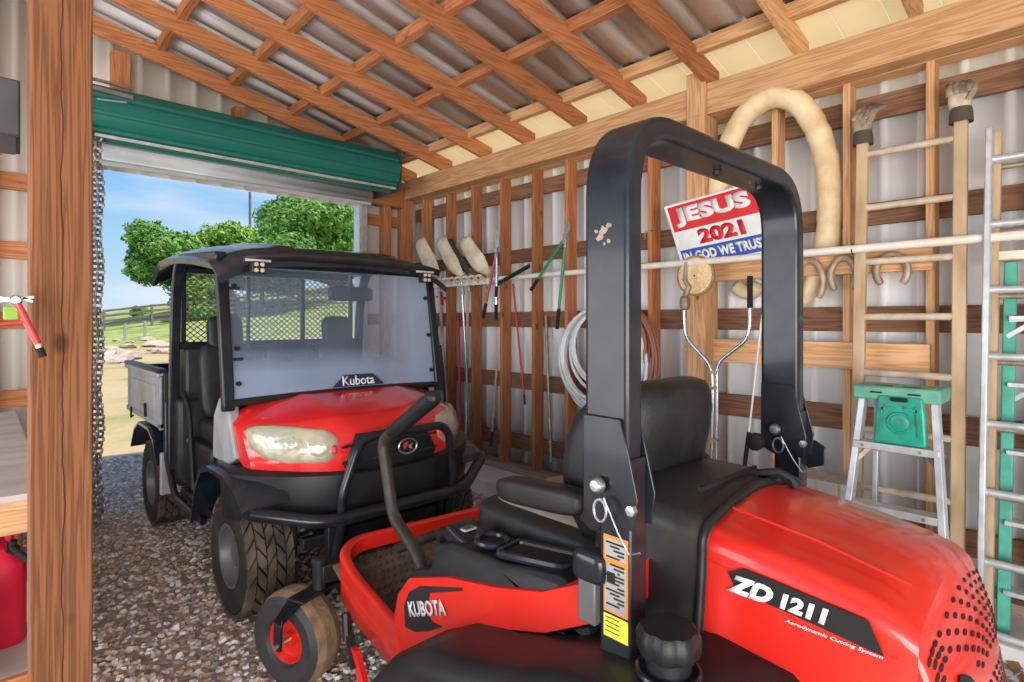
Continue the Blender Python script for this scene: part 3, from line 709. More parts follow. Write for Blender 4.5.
# engine cover behind the seats
MB().box(CX - .64, CX + .64, 4.46, 4.70, .50, 1.40).build('rear_panel', 'dusty', uv, bevel=.02)
b = MB(); b.tube(fillet([(CX - .66, 4.42, 1.10), (CX - .67, 4.25, 1.02), (CX - .68, 4.12, .62), (CX - .68, 4.10, .50)], .06), .016, 8); b.build('grab_rail', 'black', uv); b = MB()
b.tube(fillet([(CX + .66, 4.42, 1.10), (CX + .67, 4.25, 1.02), (CX + .68, 4.12, .62), (CX + .68, 4.10, .50)], .06), .016, 8); b.build('grab_rail', 'black', uv)
b = MB(); b.tube([(CX - .665, 4.30, .79), (CX - .665, 4.22, .84), (CX - .665, 4.19, .79), (CX - .665, 4.29, .78)], .008, 6, closed=True); b.build('door_latch', 'steel', uv)
# steering wheel
sw = V((CX + .38, 3.72, 1.16)); ax = V((0, .75, .66)).normalized(); e1 = V((1, 0, 0)); e2 = ax.cross(e1)
b = MB(); b.tube([sw + e1 * (.17 * cos(a * pi / 14)) + e2 * (.17 * sin(a * pi / 14)) for a in range(28)], .014, 8, closed=True)
for a in (0, 2.1, 4.2): b.tube([sw - ax * .02, sw + e1 * (.165 * cos(a)) + e2 * (.165 * sin(a))], .011, 6)
b.tube([sw, sw - ax * .22], .022, 8); b.build('steering_wheel', 'black', uv)
# cab frame
fr = thing_child('cab_frame', uv, (CX, 3.9, 1.1))
for s in (-1, 1):
    x = CX + s * .70
    b = MB(); b.sweep(spline([(x, 3.33, 1.10), (x, 3.37, 1.4), (x, 3.44, 1.80), (x, 3.47, 1.92)], 4), [(-.026, -.03), (.026, -.03), (.026, .03), (-.026, .03)], up=(1, 0, 0)); b.build('front_pillar', 'gloss', fr, bevel=.008)
    b = MB(); b.sweep(fillet([(x, 4.52, .55), (x, 4.52, 1.2), (x, 4.47, 1.75), (x, 4.36, 2.02), (x, 3.46, 1.96)], .14), [(-.026, -.03), (.026, -.03), (.026, .03), (-.026, .03)], up=(1, 0, 0)); b.build('rear_pillar', 'gloss', fr, bevel=.008)
b = MB(); 
for y_, z_2 in ((3.46, 1.93), (4.36, 2.0), (4.52, 1.42)): MB().bar((CX - .7, y_, z_2), (CX + .7, y_, z_2), .05, .05).build('cross_bar', 'gloss', fr, bevel=.008)
# cargo guard screen: expanded metal between uprights
yS = 4.53; x0, x1, zz0, zz1 = CX - .64, CX + .64, 1.43, 1.93
b = MB(); b.bar((x0, yS, zz0), (x0, yS, zz1 + .04), .045, .03, (1, 0, 0)); b.bar((x1, yS, zz0), (x1, yS, zz1 + .04), .03, .03, (1, 0, 0)); b.bar((x0, yS, zz1 + .02), (x1, yS, zz1 + .02), .035, .035)
b.bar((CX - .20, yS, zz0), (CX - .20, yS, zz1), .024, .024, (1, 0, 0)); b.bar((CX + .22, yS, zz0), (CX + .22, yS, zz1), .03, .03, (1, 0, 0))
sg = b.build('guard_frame', 'gloss', uv, bevel=.004)
b = MB(); dxp = .046; dzp = .020
nx = int((x1 - x0) / dxp); nzz = int((zz1 - zz0) / dzp)
for i in range(nx):
    for j in range(nzz):
        xx = x0 + i * dxp + (dxp / 2 if j % 2 else 0); z = zz0 + j * dzp
        b.bar((xx, yS, z), (xx + dxp / 2, yS, z + dzp), .006, .0055, (0, 1, 0)); b.bar((xx + dxp / 2, yS, z + dzp), (xx + dxp, yS, z), .006, .0055, (0, 1, 0))
b.build('mesh_screen', 'fence', sg, smooth=0)
# roof canopy
b = MB(); rings = []
for k in range(21):
    v = k / 20; y = 3.30 + 1.62 * v; zc = 2.00 + .12 * sin(pi * min(1, v * 1.05) * .62) + .015
    if v > .88: zc -= (v - .88) * 1.0
    if v < .08: zc -= (.08 - v) * .8
    ring = []
    for j in range(33):
        s = -1 + 2 * j / 32; q = abs(s); ring.append((CX + .76 * s, y - .05 * (1 - q * q) * (1 - v), zc - .10 * q ** 5 - .02 * q * q + (.014 if .42 < q < .56 else 0)))
    for j in range(32, -1, -1):
        s = -1 + 2 * j / 32; q = abs(s); ring.append((CX + .745 * s, y - .05 * (1 - q * q) * (1 - v), zc - .10 * q ** 5 - .02 * q * q - .035))
    rings.append(ring)
b.loft(rings); b.build('roof_canopy', 'blue_black', uv, smooth=50)
b = MB(); b.grid(lambda u, v: (CX + 1.3 * (u - .5), 3.20 + .02 * v + .1 * abs(2 * u - 1) ** 2.5 * .3, 1.985 - .04 * v - .04 * abs(2 * u - 1) ** 4), 16, 1); b.build('visor_strip', 'dusty', uv, thick=.006)
# windshield
gm = bpy.data.materials.new('hazy_clear_plastic'); gm.use_nodes = True; nt = gm.node_tree; n = nt.nodes; L = nt.links; n.remove(n['Principled BSDF'])
tp = n.new('ShaderNodeBsdfTransparent'); tp.inputs[0].default_value = (.93, .96, 1, 1); gl = n.new('ShaderNodeBsdfPrincipled'); gl.inputs['Base Color'].default_value = (.36, .47, .66, 1); gl.inputs['Roughness'].default_value = .3
tc_ = n.new('ShaderNodeTexCoord'); nz_ = n.new('ShaderNodeTexNoise'); nz_.inputs['Scale'].default_value = 2.2; nz_.inputs['Detail'].default_value = 7; L.new(tc_.outputs['Object'], nz_.inputs[0])
sx = n.new('ShaderNodeSeparateXYZ'); L.new(tc_.outputs['Object'], sx.inputs[0])
m1 = n.new('ShaderNodeMapRange'); m1.inputs[1].default_value = .16; m1.inputs[2].default_value = .50; m1.inputs[3].default_value = .12; m1.inputs[4].default_value = .66; L.new(sx.outputs['X'], m1.inputs[0])   # blue-grey haze denser towards the far side
m2 = n.new('ShaderNodeMapRange'); m2.inputs[1].default_value = 1.48; m2.inputs[2].default_value = 1.30; m2.inputs[3].default_value = .0; m2.inputs[4].default_value = .52; L.new(sx.outputs['Z'], m2.inputs[0])
mxm = n.new('ShaderNodeMath'); mxm.operation = 'MAXIMUM'; L.new(m1.outputs[0], mxm.inputs[0]); L.new(m2.outputs[0], mxm.inputs[1])
ad = n.new('ShaderNodeMath'); ad.operation = 'MULTIPLY_ADD'; ad.inputs[1].default_value = .30; L.new(nz_.outputs['Fac'], ad.inputs[0]); L.new(mxm.outputs[0], ad.inputs[2])
s3 = n.new('ShaderNodeMath'); s3.operation = 'SUBTRACT'; s3.inputs[1].default_value = .08; L.new(ad.outputs[0], s3.inputs[0])
mxs = n.new('ShaderNodeMixShader'); L.new(s3.outputs[0], mxs.inputs[0]); L.new(tp.outputs[0], mxs.inputs[1]); L.new(gl.outputs[0], mxs.inputs[2]); L.new(mxs.outputs[0], n['Material Output'].inputs[0])
M['windshield'] = gm
def wsf(u, v):
    s = -1 + 2 * u; return V((CX + (.685 + .0 * v) * s, 3.285 + .11 * v + .05 * s * s, 1.175 + .73 * v - .02 * s * s * (1 - v)))
b = MB(); b.grid(wsf, 24, 10); ws = b.build('windshield', 'windshield', uv, smooth=60)
b = MB(); b.tube([wsf(k / 24, 0) + V((0, -.012, -.012)) for k in range(25)], .020, 8); b.build('windshield_seal', 'black', ws)
b = MB()
for u, v in ((.03, .12), (.03, .38), (.03, .85), (.97, .12), (.97, .45), (.97, .8)):
    p = wsf(u, v); b.lathe([(.013, 0), (.013, .02), (.001, .022)], p + V((0, -.018, 0)), (0, 1, 0), 10)
for z in (.3, .83): b.bar(wsf(.0, z) + V((-.02, .0, 0)), wsf(.05, z) + V((0, -.01, 0)), .014, .016)
b.build('windshield_clamp', 'hole', ws)
# banner inside foot of the windshield
a = wsf(.41, .02) + V((0, -.02, 0)); c = wsf(.67, .02) + V((0, -.02, 0))
t1 = wsf(.47, .115) + V((0, -.02, 0)); t2 = wsf(.61, .115) + V((0, -.02, 0))
bn = MB().prism([a, c, t2, t1], (0, .004, 0)).build('banner', 'navy', ws)
p0 = wsf(.455, .028) + V((0, -.024, 0)); p1 = wsf(.615, .028) + V((0, -.024, 0))
text('Kubota', 'banner_lettering', 'signwhite', bn, p0, p1 - p0, wsf(.5, .2) - wsf(.5, 0), .058, (p1 - p0).length, off=.012, lift=.004)
# rear view mirror, hanging inside
p = wsf(.555, .9) + V((0, .05, -.0)); mr = MB().superq(p + V((.02, .03, -.06)), (.155, .018, .048), .3, .3).build('mirror', 'black', uv); MB().tube([p + V((0, 0, .08)), p + V((0, .02, -.03))], .012, 8).build('mirror_stem', 'dusty', mr)
# lamp pods under the visor
for x in (W(258, 265, Y=3.2).x, W(422, 273, Y=3.24).x):
    pd = MB().box(x - .035, x + .035, 3.18, 3.235, 1.852, 1.918).build('work_light', 'black', uv, bevel=.006)
    b = MB()
    for dx in (-.016, .016):
        for dz in (-.016, .016): b.lathe([(.012, 0), (.012, .003), (.001, .004)], (x + dx, 3.18, 1.885 + dz), (0, -1, 0), 10)
    b.build('lens', 'lens', pd); b = MB(); b.box(x - .06, x + .07, 3.20, 3.22, 1.918, 1.93); b.build('mount', 'alu', pd)
# bull bar
b = MB()
zb = .60
main = fillet([(CX - .72, 2.90, zb + .05), (CX - .44, 2.70, zb - .01), (CX + .44, 2.70, zb - .01), (CX + .80, 2.96, zb + .08)], .10)
b.tube(main, .034, 12)
bb = b.build('bull_bar', 'gloss', uv, smooth=60)
b = MB(); b.tube(fillet([(CX - .36, 2.79, .28), (CX - .33, 2.74, .55), (CX - .34, 2.72, .70), (CX - .23, 2.72, .985), (CX + .33, 2.72, .985), (CX + .38, 2.72, .66), (CX + .36, 2.76, .40)], .09), .024, 12); b.build('brush_hoop', 'gloss', bb, smooth=60)
b = MB(); b.bar((CX - .5, 2.84, .46), (CX + .5, 2.84, .46), .05, .06); b.bar((CX - .2, 2.80, .34), (CX + .2, 2.80, .34), .03, .14); b.bar((CX - .36, 2.8, .3), (CX - .36, 2.8, .56), .05, .05, (0, 1, 0)); b.bar((CX + .36, 2.8, .3), (CX + .36, 2.8, .56), .05, .05, (0, 1, 0)); b.build('skid_plate', 'black', bb, bevel=.005)
# winch and suspension arms
b = MB(); b.lathe([(.001, -.18), (.05, -.18), (.05, -.12), (.032, -.12), (.032, .12), (.05, .12), (.05, .18), (.001, .18)], (CX, 2.90, .42), (1, 0, 0), 16); b.build('winch', 'dull', uv)
for s in (-1, 1):
    b = MB(); b.bar((CX + s * .25, 3.2, .30), (CX + s * .58, 3.28, .28), .05, .04); b.bar((CX + s * .25, 3.36, .30), (CX + s * .58, 3.28, .28), .05, .04); b.tube([(CX + s * .5, 3.3, .3), (CX + s * .40, 3.34, .72)], .034, 10); b.build('suspension_arm', 'dull', uv)
    MB().tube([(CX + s * .2, 5.18, .33), (CX + s * .6, 5.18, .33)], .045, 10).build('rear_axle', 'black', uv)
# cargo bed
bx0, bx1, by0, by1, bz0, bz1 = CX - .72, CX + .72, 4.74, 6.02, .83, 1.20
bed = thing_child('cargo_bed', uv, (CX, 5.4, .83))
MB().box(bx0, bx1, by0, by1, bz0, bz0 + .03).build('bed_floor', 'dusty', bed)
for s, x in ((-1, bx0), (1, bx1)):
    b = MB(); b.box(x - .012, x + .012, by0, by1, bz0, bz1); b.box(x - .035, x + .02, by0, by1, bz1 - .02, bz1 + .035); b.box(x - .022, x + .022, by0, by0 + .05, bz0 - .03, bz1)
    b.box(x - .022, x + .022, by0, by1, bz0 - .02, bz0 + .02); b.box(x - .020, x + .0, by0 + .2, by1 - .2, bz0 + .09, bz1 - .09)
    b.build('bed_side', 'cowl' if s < 0 else 'black', bed, bevel=.006)
    MB().box(x - .04, x + .03, by0 - .01, by1, bz1 + .012, bz1 + .045).build('bed_rail', 'black', bed, bevel=.01)
    b = MB(); b.tube([(x - .03, 5.75, .86), (x - .04, 5.70, .78), (x - .03, 5.66, .80)], .008, 6); b.tube([(x - .03, 5.2, .95), (x - .04, 5.12, .86)], .01, 6); b.build('bed_latch', 'hole', bed)
MB().box(bx0, bx1, by1 - .02, by1 + .02, bz0, bz1).build('tailgate', 'black', bed, bevel=.006)
MB().box(bx0, bx1, by0 - .02, by0 + .01, bz0, bz1 + .02).build('bed_front', 'dusty', bed, bevel=.006)
for s in (-1, 1):     # rear fenders, mudflaps, lower body
    xo = CX + s * .77; xi = CX + s * .5; b = MB(); pts = [(4.72, .58), (4.82, .72), (5.0, .79), (5.35, .79), (5.52, .72), (5.66, .56)]
    b.loft([[(xo, y, z) for y, z in pts] + [(xo, y, z - .02) for y, z in pts[::-1]], [(xi, y, z + .01) for y, z in pts] + [(xi, y, z - .01) for y, z in pts[::-1]]]); b.build('rear_fender', 'blue_black', uv, smooth=50)
    MB().box(min(CX + s * .7, CX + s * .45), max(CX + s * .7, CX + s * .45), 4.40, 4.70, .45, 1.05).build('side_panel', 'dusty', uv, bevel=.03)
    MB().box(min(CX + s * .76, CX + s * .56), max(CX + s * .76, CX + s * .56), 4.62, 4.66, .36, .66).build('mudflap', 'cowl', uv, bevel=.01)
# ================================================================= ZERO-TURN MOWER
MX = 1.545
mw = thing('riding_mower', (MX, 1.4, 0), 'red zero turn riding mower with black roll bar, parked nearest', 'riding mower')
# ---- roll bar
SECR = [(-.028, -.066), (.028, -.066), (.028, .066), (-.028, .066)]
lx, rx, ry, rtop = MX - .498, MX + .445, .785, 2.052
path = fillet([(lx, ry, 1.26), (lx, ry, rtop), (rx, ry, rtop - .0), (rx, ry, 1.26)], .17, 12)
def yz_sweep(path, sx, syy):
    b = MB(); P = [V(p) for p in path]; rings = []
    for k, p in enumerate(P):
        t = P[min(k + 1, len(P) - 1)] - P[max(k - 1, 0)]; t.normalize(); sd = V((0, 1, 0)); u = sd.cross(t).normalized(); rings.append([])
        for a, c in ((-1, -1), (1, -1), (1, 1), (-1, 1)): rings[-1].append(p + u * (a * sx / 2) + sd * (c * syy / 2))
    return b.loft(rings)
rb = yz_sweep(path, .056, .124).build('roll_bar', 'gloss', mw, bevel=.012, seg=3, smooth=50)
for s, x in ((-1, lx), (1, rx)):
    MB().box(x - .030, x + .030, .715, .80, .62, 1.30).build('roll_bar_base', 'gloss', rb, bevel=.006)
    # hinge plates either side of the tube
    for q in (-1, 1):
        xx = x + q * .030
        MB().prism([(xx, .74, 1.385), (xx, .842, 1.385), (xx, .842, 1.17), (xx, .80, 1.15), (xx, .705, 1.15), (xx, .695, 1.22), (xx, .72, 1.32)], (q * .006, 0, 0)).build('hinge_plate', 'gloss', rb, bevel=.002)
    b = MB(); b.lathe([(.018, 0), (.018, .010), (.012, .018), (.001, .019)], (x - .044, .79, 1.235), (-1, 0, 0), 14); b.build('hinge_bolt', 'steel', rb); b = MB(); b.lathe([(.012, 0), (.012, .012), (.001, .013)], (x - .044, .70, 1.20), (-1, 0, 0), 6); b.build('hinge_bolt', 'steel', rb)
    b = MB(); c = V((x - .06, .775, 1.185))
    b.tube([c + V((0, .017 * cos(a * pi / 8), .024 * sin(a * pi / 8))) for a in range(16)], .003, 6, closed=True); b.tube([c + V((0, -.01, .03)), (x - .058, .73, 1.15), (x - .058, .70, 1.11), (x - .055, .675, 1.12)], .002, 5); b.build('lynch_pin', 'steel', rb)
b = MB(); b.lathe([(.001, -.02), (.018, -.02), (.03, -.012), (.03, .012), (.018, .02), (.001, .02)], (rx - .058, .85, 1.185), (1, 0, 0), 10); b.tube([(rx - .05, .85, 1.185), (rx - .03, .85, 1.185)], .008, 6); b.build('clamp_knob', 'hole', rb)
b = MB()
for x in (MX - .02, MX + .25): b.lathe([(.012, 0), (.012, .012), (.001, .016)], (x, .78, rtop - .030), (0, 0, -1), 8)
b.build('bar_bolt', 'gloss', rb)
b = MB(); b.prism([(rx + .045, .74, 1.17), (rx + .045, .70, 1.20), (rx + .045, .665, 1.18), (rx + .045, .67, 1.12), (rx + .045, .72, 1.10)], (.008, 0, 0)); b.build('seatbelt_bracket', 'gloss', rb, bevel=.002)
# scuffed paint patch and edge nicks
for k, (y_, z_, r_) in enumerate(((.79, 1.80, .012), (.80, 1.785, .009), (.775, 1.81, .007), (.81, 1.80, .005), (.775, 1.775, .006), (.787, 1.77, .004))):
    MB().prism([(lx - .0285, y_ + r_ * (1 + .3 * sin(a * 5 + k)) * cos(a * pi / 5), z_ + r_ * (.8 + .3 * cos(a * 3)) * sin(a * pi / 5)) for a in range(10)], (-.0006, 0, 0)).build('paint_chip', 'dull', rb)
# labels on the left upright
xl = lx - .0305
lb = MB().box(xl - .001, xl, .722, .787, .955, 1.125).build('warning_label', 'orange', rb)
b = MB()
for z0, z1 in ((1.075, 1.118), (.960, 1.062)):
    b.box(xl - .0018, xl - .001, .727, .782, z0, z1)
b.build('label_panel', 'labelw', lb)
b = MB(); k = 0
for z in [1.11 - .008 * i for i in range(18)]:
    if 1.062 < z < 1.076: continue
    b.box(xl - .0024, xl - .0018, .731 + .012 * (k % 3 == 1), .779 - .010 * (k % 4), z - .002, z + .002); k += 1
b.box(xl - .0026, xl - .002, .755, .777, 1.02, 1.045); b.build('label_print', 'hole', lb)
yb = MB().box(xl - .001, xl, .722, .787, .90, .95).build('yellow_label', 'ylabel', rb)
b = MB()
for i in range(4): b.box(xl - .0016, xl - .001, .745, .782, .942 - .01 * i, .944 - .01 * i)
b.build('label_print', 'hole', yb)
MB().box(rx - .0315, rx - .0305, .725, .79, 1.04, 1.075).build('warning_label', 'orange', rb)
MB().box(rx - .0325, rx - .0315, .735, .78, 1.045, 1.06).build('label_panel', 'labelw', rb)
# ---- engine hood
hx0, hx1 = MX - .315, MX + .25
def hoodring(y, zt, dx, zb=.50, crown=.036):
    """cross-section of the rear hood at y: flat sides, rounded shoulders, soft crown"""
    P = []; x0 = hx0 + dx; x1 = hx1 - dx; r = .05
    P.append((x0 - .035, y, zb)); P.append((x0 - .022, y, zb + .25)); P.append((x0 - .004, y, zt - .115)); P.append((x0, y, zt - r - .012))
    for k in range(7):
        a = pi - (pi / 2) * k / 6; P.append((x0 + r + r * cos(a), y, zt - r + r * sin(a)))
    for k in range(1, 10): t = k / 10; P.append((x0 + r + (x1 - x0 - 2 * r) * t, y, zt + crown * sin(pi * t)))
    for k in range(7):
        a = pi / 2 - (pi / 2) * k / 6; P.append((x1 - r + r * cos(a), y, zt - r + r * sin(a)))
    P.append((x1, y, zt - r - .012)); P.append((x1 + .004, y, zt - .115)); P.append((x1 + .022, y, zb + .25)); P.append((x1 + .035, y, zb))
    return P
b = MB(); hs = [(.675, 1.118, 0), (.62, 1.115, 0), (.52, 1.102, 0), (.42, 1.088, .001), (.33, 1.070, .003), (.275, 1.052, .006), (.250, 1.032, .010)]
b.loft([hoodring(*h) for h in hs], closed=False, cap=False)
hood = b.build('engine_hood', 'red', mw, smooth=50)
# rear face, leaning back as it falls
def rear(u, v, lift=0):
    """u across 0..1, v down 0..1"""
    R0 = hoodring(*hs[-1])[3:-3]; q = u * (len(R0) - 1); i = min(int(q), len(R0) - 2); f_ = q - i; x = R0[i][0] * (1 - f_) + R0[i + 1][0] * f_; zt = R0[i][2] * (1 - f_) + R0[i + 1][2] * f_
    mid = (hx0 + hx1) / 2; lin = hx0 + .01 + (hx1 - hx0 - .02) * u; x = x * (1 - min(1, v * 2)) + lin * min(1, v * 2); x = mid + (x - mid) * (1 + .08 * v)
    y = .250 - .10 * v ** .8 - .025 * sin(pi * u) * min(1, v * 5); z = (zt * (1 - v) + .985 * v) - .42 * v
    return V((x, y - lift, z + lift * .25))
b = MB(); b.grid(lambda u, v: rear(u, v), 24, 14)
for e_ in (0, 1):      # cheeks joining the rear face to the hood flanks
    def cheek(u, v):
        p = rear(e_, v); zz = p.z; zt = 1.032; r = .05; x0 = hx0 + .010 if e_ == 0 else hx1 - .010; q = -1 if e_ == 0 else 1
        dxx = 0 if zz > zt - .115 else .004 + .05 * (zt - .115 - zz); o = V((x0 + q * dxx, .252, zz)); return o * (1 - u) + p * u
    b.grid(cheek, 4, 14)
rg = b.build('rear_grille', 'red', mw, smooth=60)
b = MB()
for i in range(13):
    for j in range(30):
        u = .13 + .78 * (i + (.5 if j % 2 else 0)) / 13; v = .06 + .9 * j / 30
        if (j in (9, 10, 19, 20)) or (v > .2 and u < .2) or ((u - .27) / .11) ** 2 + ((v - .36) / .22) ** 2 < 1.2: continue
        p = rear(u, v, .0012); t1 = (rear(u + .01, v) - rear(u - .01, v)).normalized(); t2 = (rear(u, v + .01) - rear(u, v - .01)).normalized()
        b.quad(*[p + t1 * (.0105 * cos(a * pi / 4)) + t2 * (.0046 * sin(a * pi / 4)) for a in range(8)])
b.build('vent_holes', 'hole', rg, smooth=0, thick=.0008)
b = MB(); ring1 = []; ring2 = []
for a in range(24):
    u = .27 + .075 * cos(a * pi / 12); v = .36 + .17 * sin(a * pi / 12); ring1.append(rear(u, v, .004)); ring2.append(rear(.27 + (u - .27) * .8, .36 + (v - .36) * .8, .005))
b.loft([ring1, ring2]); b.build('exhaust_opening', 'hole', rg)
# moulded crease lines of the hood side and top
b = MB()
def cr_(pts, r=.0022): b.tube(pts, r, 6)
xs = hx0
cr_([(xs - .001, .66, 1.048), (xs - .001, .45, 1.022), (xs + .004, .28, .975)])
cr_([(xs + .10, .64, 1.146), (xs + .10, .45, 1.120), (xs + .10, .28, 1.081)], .003)
b.build('side_crease', 'red', hood)
# decal
dx_ = hx0 - .010
def side_pt(px, py): return W(px, py, X=dx_)
dec = [(727, 573), (742, 569), (770, 580), (868, 622), (884, 658), (845, 640), (735, 590)]
P = [side_pt(*p) for p in dec]
def sideface(p):      # follow the slight lean of the hood flank
    z = p.z; zt = 1.09
    x = hx0 - .004 - (max(0, (zt - .115) - z)) * .05
    return V((x - .0025, p.y, z))
P = [sideface(p) for p in P]
dk = MB().prism(P, (.0012, 0, 0)).build('hood_decal', 'hole', hood)
def side_text(body, name, m, a, c, h, **k):
    A = sideface(side_pt(*a)); C = sideface(side_pt(*c)); A.x -= .002; C.x = A.x
    return text(body, name, m, dk, A, C - A, V((0, (C - A).z, -(C - A).y)), h, (C - A).length, **k)
side_text('ZD', 'model_lettering', 'signwhite', (726, 590), (773, 607), .040, off=.06, shear=.35)
side_text('1211', 'model_lettering', 'signwhite', (779, 608), (828, 627), .034, off=.055, shear=.2)
side_text('Aerodynamic Cutting System', 'decal_lettering', 'signwhite', (785, 623), (883, 661), .009, shear=.3)
# ---- black cover behind the seat
b = MB(); cs = [(1.02, 1.085, .055), (.99, 1.13, .02), (.92, 1.145, .0), (.82, 1.143, -.006), (.74, 1.138, -.010), (.665, 1.132, -.008), (.65, 1.122, -.004)]
b.loft([hoodring(y, zt, dx, .62, .030) for y, zt, dx in cs], closed=False, cap=False)
cv = b.build('tank_cover', 'dusty', mw, smooth=50)
b = MB(); b.tube(hoodring(.662, 1.128, -.008, .62, .032), .011, 8); b.build('cover_rim', 'black', cv, smooth=60)
b = MB(); b.box(MX - .22, MX + .10, .72, .728, 1.168, 1.178); b.build('cover_slot', 'hole', cv)
b = MB(); b.tube([(MX + .06, .70, 1.165), (MX + .08, .65, 1.175), (MX + .09, .62, 1.160), (MX + .09, .61, 1.14)], .014, 8); b.build('hood_latch', 'black', cv)
MB().box(hx0 + .04, hx1 - .04, .30, .95, .45, .95).build('engine_block', 'hole', mw)
# ---- rear wheels with black fenders over
for s in (-1, 1):
    x_out = MX + s * .66
    w = wheel(mw, x_out, s, .80, .29, .26, 20, .15)
def fender(s):
    b = MB(); rings = []; st = [(1.62, .40, .03), (1.57, .50, .05), (1.46, .615, .06), (1.30, .70, .06), (1.12, .745, .06), (.95, .80, .06), (.80, .86, .06), (.62, .885, .06), (.46, .87, .06), (.36, .80, .05), (.30, .66, .03)]
    for y, z, r in st:
        x0 = MX + s * .69; x1 = MX + s * .30; ring = []
        for k in range(7):
            a = k / 6 * pi / 2; ring.append((x0 - s * r * (1 - sin(a)) + s * 0 + (0 if True else 0), y, z - r * (1 - sin(a)) if False else z - r + r * sin(a)))
            ring[-1] = (x0 - s * r + s * r * cos(a), y, z - r + r * sin(a))
        ring.append((x1, y, z + .005)); ring.append((x1, y, z - .03)); ring.append((x0 - s * .02, y, z - r - .03)); ring.insert(0, (x0, y, z - r - .03))
        rings.append(ring)
    b.loft(rings); return b.build('rear_fender', 'black', mw, smooth=60)
fender(-1); fender(1)
# ---- fuel caps
for s in (-1, 1):
    c = V((MX + s * .535, .62, .885)); b = MB(); n = 48; rings = []
    for r, h, k in ((.045, 0, 0), (.045, .045, 0), (.06, .05, 1), (.064, .06, 1), (.064, .085, 1), (.056, .10, 1), (.03, .104, 0), (.001, .104, 0)):
        rings.append([c + V(((r - (.004 if k and (j % 6) in (0, 1) else 0)) * cos(2 * pi * j / n), (r - (.004 if k and (j % 6) in (0, 1) else 0)) * sin(2 * pi * j / n), h)) for j in range(n)])
    b.loft(rings); fc = b.build('fuel_cap', 'black', mw, smooth=35)
    b = MB(); b.tube([c + V((.06 * cos(a * pi / 12), .06 * sin(a * pi / 12), .012)) for a in range(24)], .007, 8, closed=True); b.build('filler_ring', 'gloss', fc)
# ---- side panels (red) with console on top
PX = MX - .455
def PP(px, py, x=None): return W(px, py, X=PX if x is None else x)
out = [(398, 640), (397, 615), (401, 593), (412, 577), (450, 576), (500, 586), (545, 590), (600, 578), (618, 574), (620, 614), (600, 620), (548, 631), (515, 628), (474, 627), (448, 638), (428, 654), (415, 672), (407, 684), (400, 672)]
for s in (-1, 1):
    pts = [PP(*p) for p in out]
    if s > 0: pts = [V((2 * MX - p.x, p.y, p.z)) for p in pts]
    b = MB(); n_ = len(pts); cen = sum(pts, V()) / n_
    rings = []
    for off, sc in ((.0, .93), (-.0, .99), (-.012, 1.0), (-.16, 1.0)):
        rings.append([V((p.x - s * (.012) * -1 * 0 + s * (.012 + off), cen.y + (p.y - cen.y) * (1 - (1 - sc) * .25), cen.z + (p.z - cen.z) * (1 - (1 - sc)))) for p in pts])
    b.loft(rings); sp_ = b.build('side_panel', 'red', mw, smooth=45)
    if s < 0:
        x = PX - .0145
        dp = [(405, 640 - 13), (404, 605), (409, 592), (420, 586), (462, 588), (462, 591), (430, 593), (428, 600), (426, 612), (432, 622), (442, 627), (430, 631), (415, 632)]
        MB().prism([W(px, py, X=x) for px, py in dp], (.001, 0, 0)).build('panel_decal', 'hole', sp_)
        A = W(410, 617, X=x - .002); C = W(447, 616, X=x - .002)
        text('KUBOTA', 'panel_lettering', 'silver', sp_, A, C - A, V((0, (C - A).z, -(C - A).y)), .050, (C - A).length, off=.04, lift=.001)
# console: control deck either side of seat
cz0 = .90
for s in (-1, 1):
    def mxx(x): return MX + s * (MX - x) if s > 0 else x
    xo = MX - .455; xi = MX - .27
    prof = [(1.72, .68), (1.69, .725), (1.57, .765), (1.55, .855), (1.46, .885), (1.22, .895), (1.0, .93), (.92, .90), (.87, .80)]
    low = [(.87, .82), (1.05, .80), (1.30, .745), (1.55, .70), (1.72, .68)]
    ring = prof + low[0:]
    b = MB(); b.loft([[(mxx(xo + .004), y, z - .02) for y, z in ring], [(mxx(xo + .02), y, z) for y, z in ring], [(mxx(xi), y, z) for y, z in ring]]); co = b.build('console', 'black', mw, bevel=.006, smooth=45)
    if s < 0:
        b = MB(); cx_, cy_, cz_ = MX - .365, 1.355, .897
        b.tube([(cx_ + .046 * cos(a * pi / 14), cy_ + .05 * sin(a * pi / 14), cz_ + .008) for a in range(28)], .011, 8, closed=True); b.build('cup_holder', 'blue_black', co)
        MB().lathe([(.001, 0), (.039, 0), (.039, .003), (.001, .003)], (cx_, cy_, cz_ + .002), (0, 0, 1), 24).build('cup_hollow', 'hole', co)
        b = MB(); q = [(MX - .42, 1.27, .905), (MX - .31, 1.29, .903), (MX - .30, 1.04, .932), (MX - .40, 1.02, .934)]
        b.tube(fillet(q + q[:2], .03)[5:], .013, 8); b.build('tray_rim', 'blue_black', co)
        MB().prism([V(p) + V((0, 0, -.003)) for p in q], (0, 0, .004)).build('tray_hollow', 'hole', co)
        R_ = Matrix.Rotation(radians(18), 3, 'X')
        pn = MB().superq((MX - .36, 1.49, .880), (.055, .055, .026), .25, .25, R_).build('control_panel', 'blue_black', co)
        b = MB(); b.box(MX - .385, MX - .335, 1.465, 1.51, .905, .909); b.build('hour_meter', 'silver', pn); b = MB(); b.box(MX - .378, MX - .342, 1.473, 1.503, .909, .911); b.build('meter_window', 'rim', pn)
# small bracket box by the left upright
b = MB(); b.box(MX - .545, MX - .505, .80, .85, .915, 1.02); b.build('relay_box', 'rim', mw, bevel=.004); b = MB(); b.superq((MX - .52, .825, 1.04), (.030, .046, .036), .5, .5); b.build('relay_cover', 'blue_black', mw)
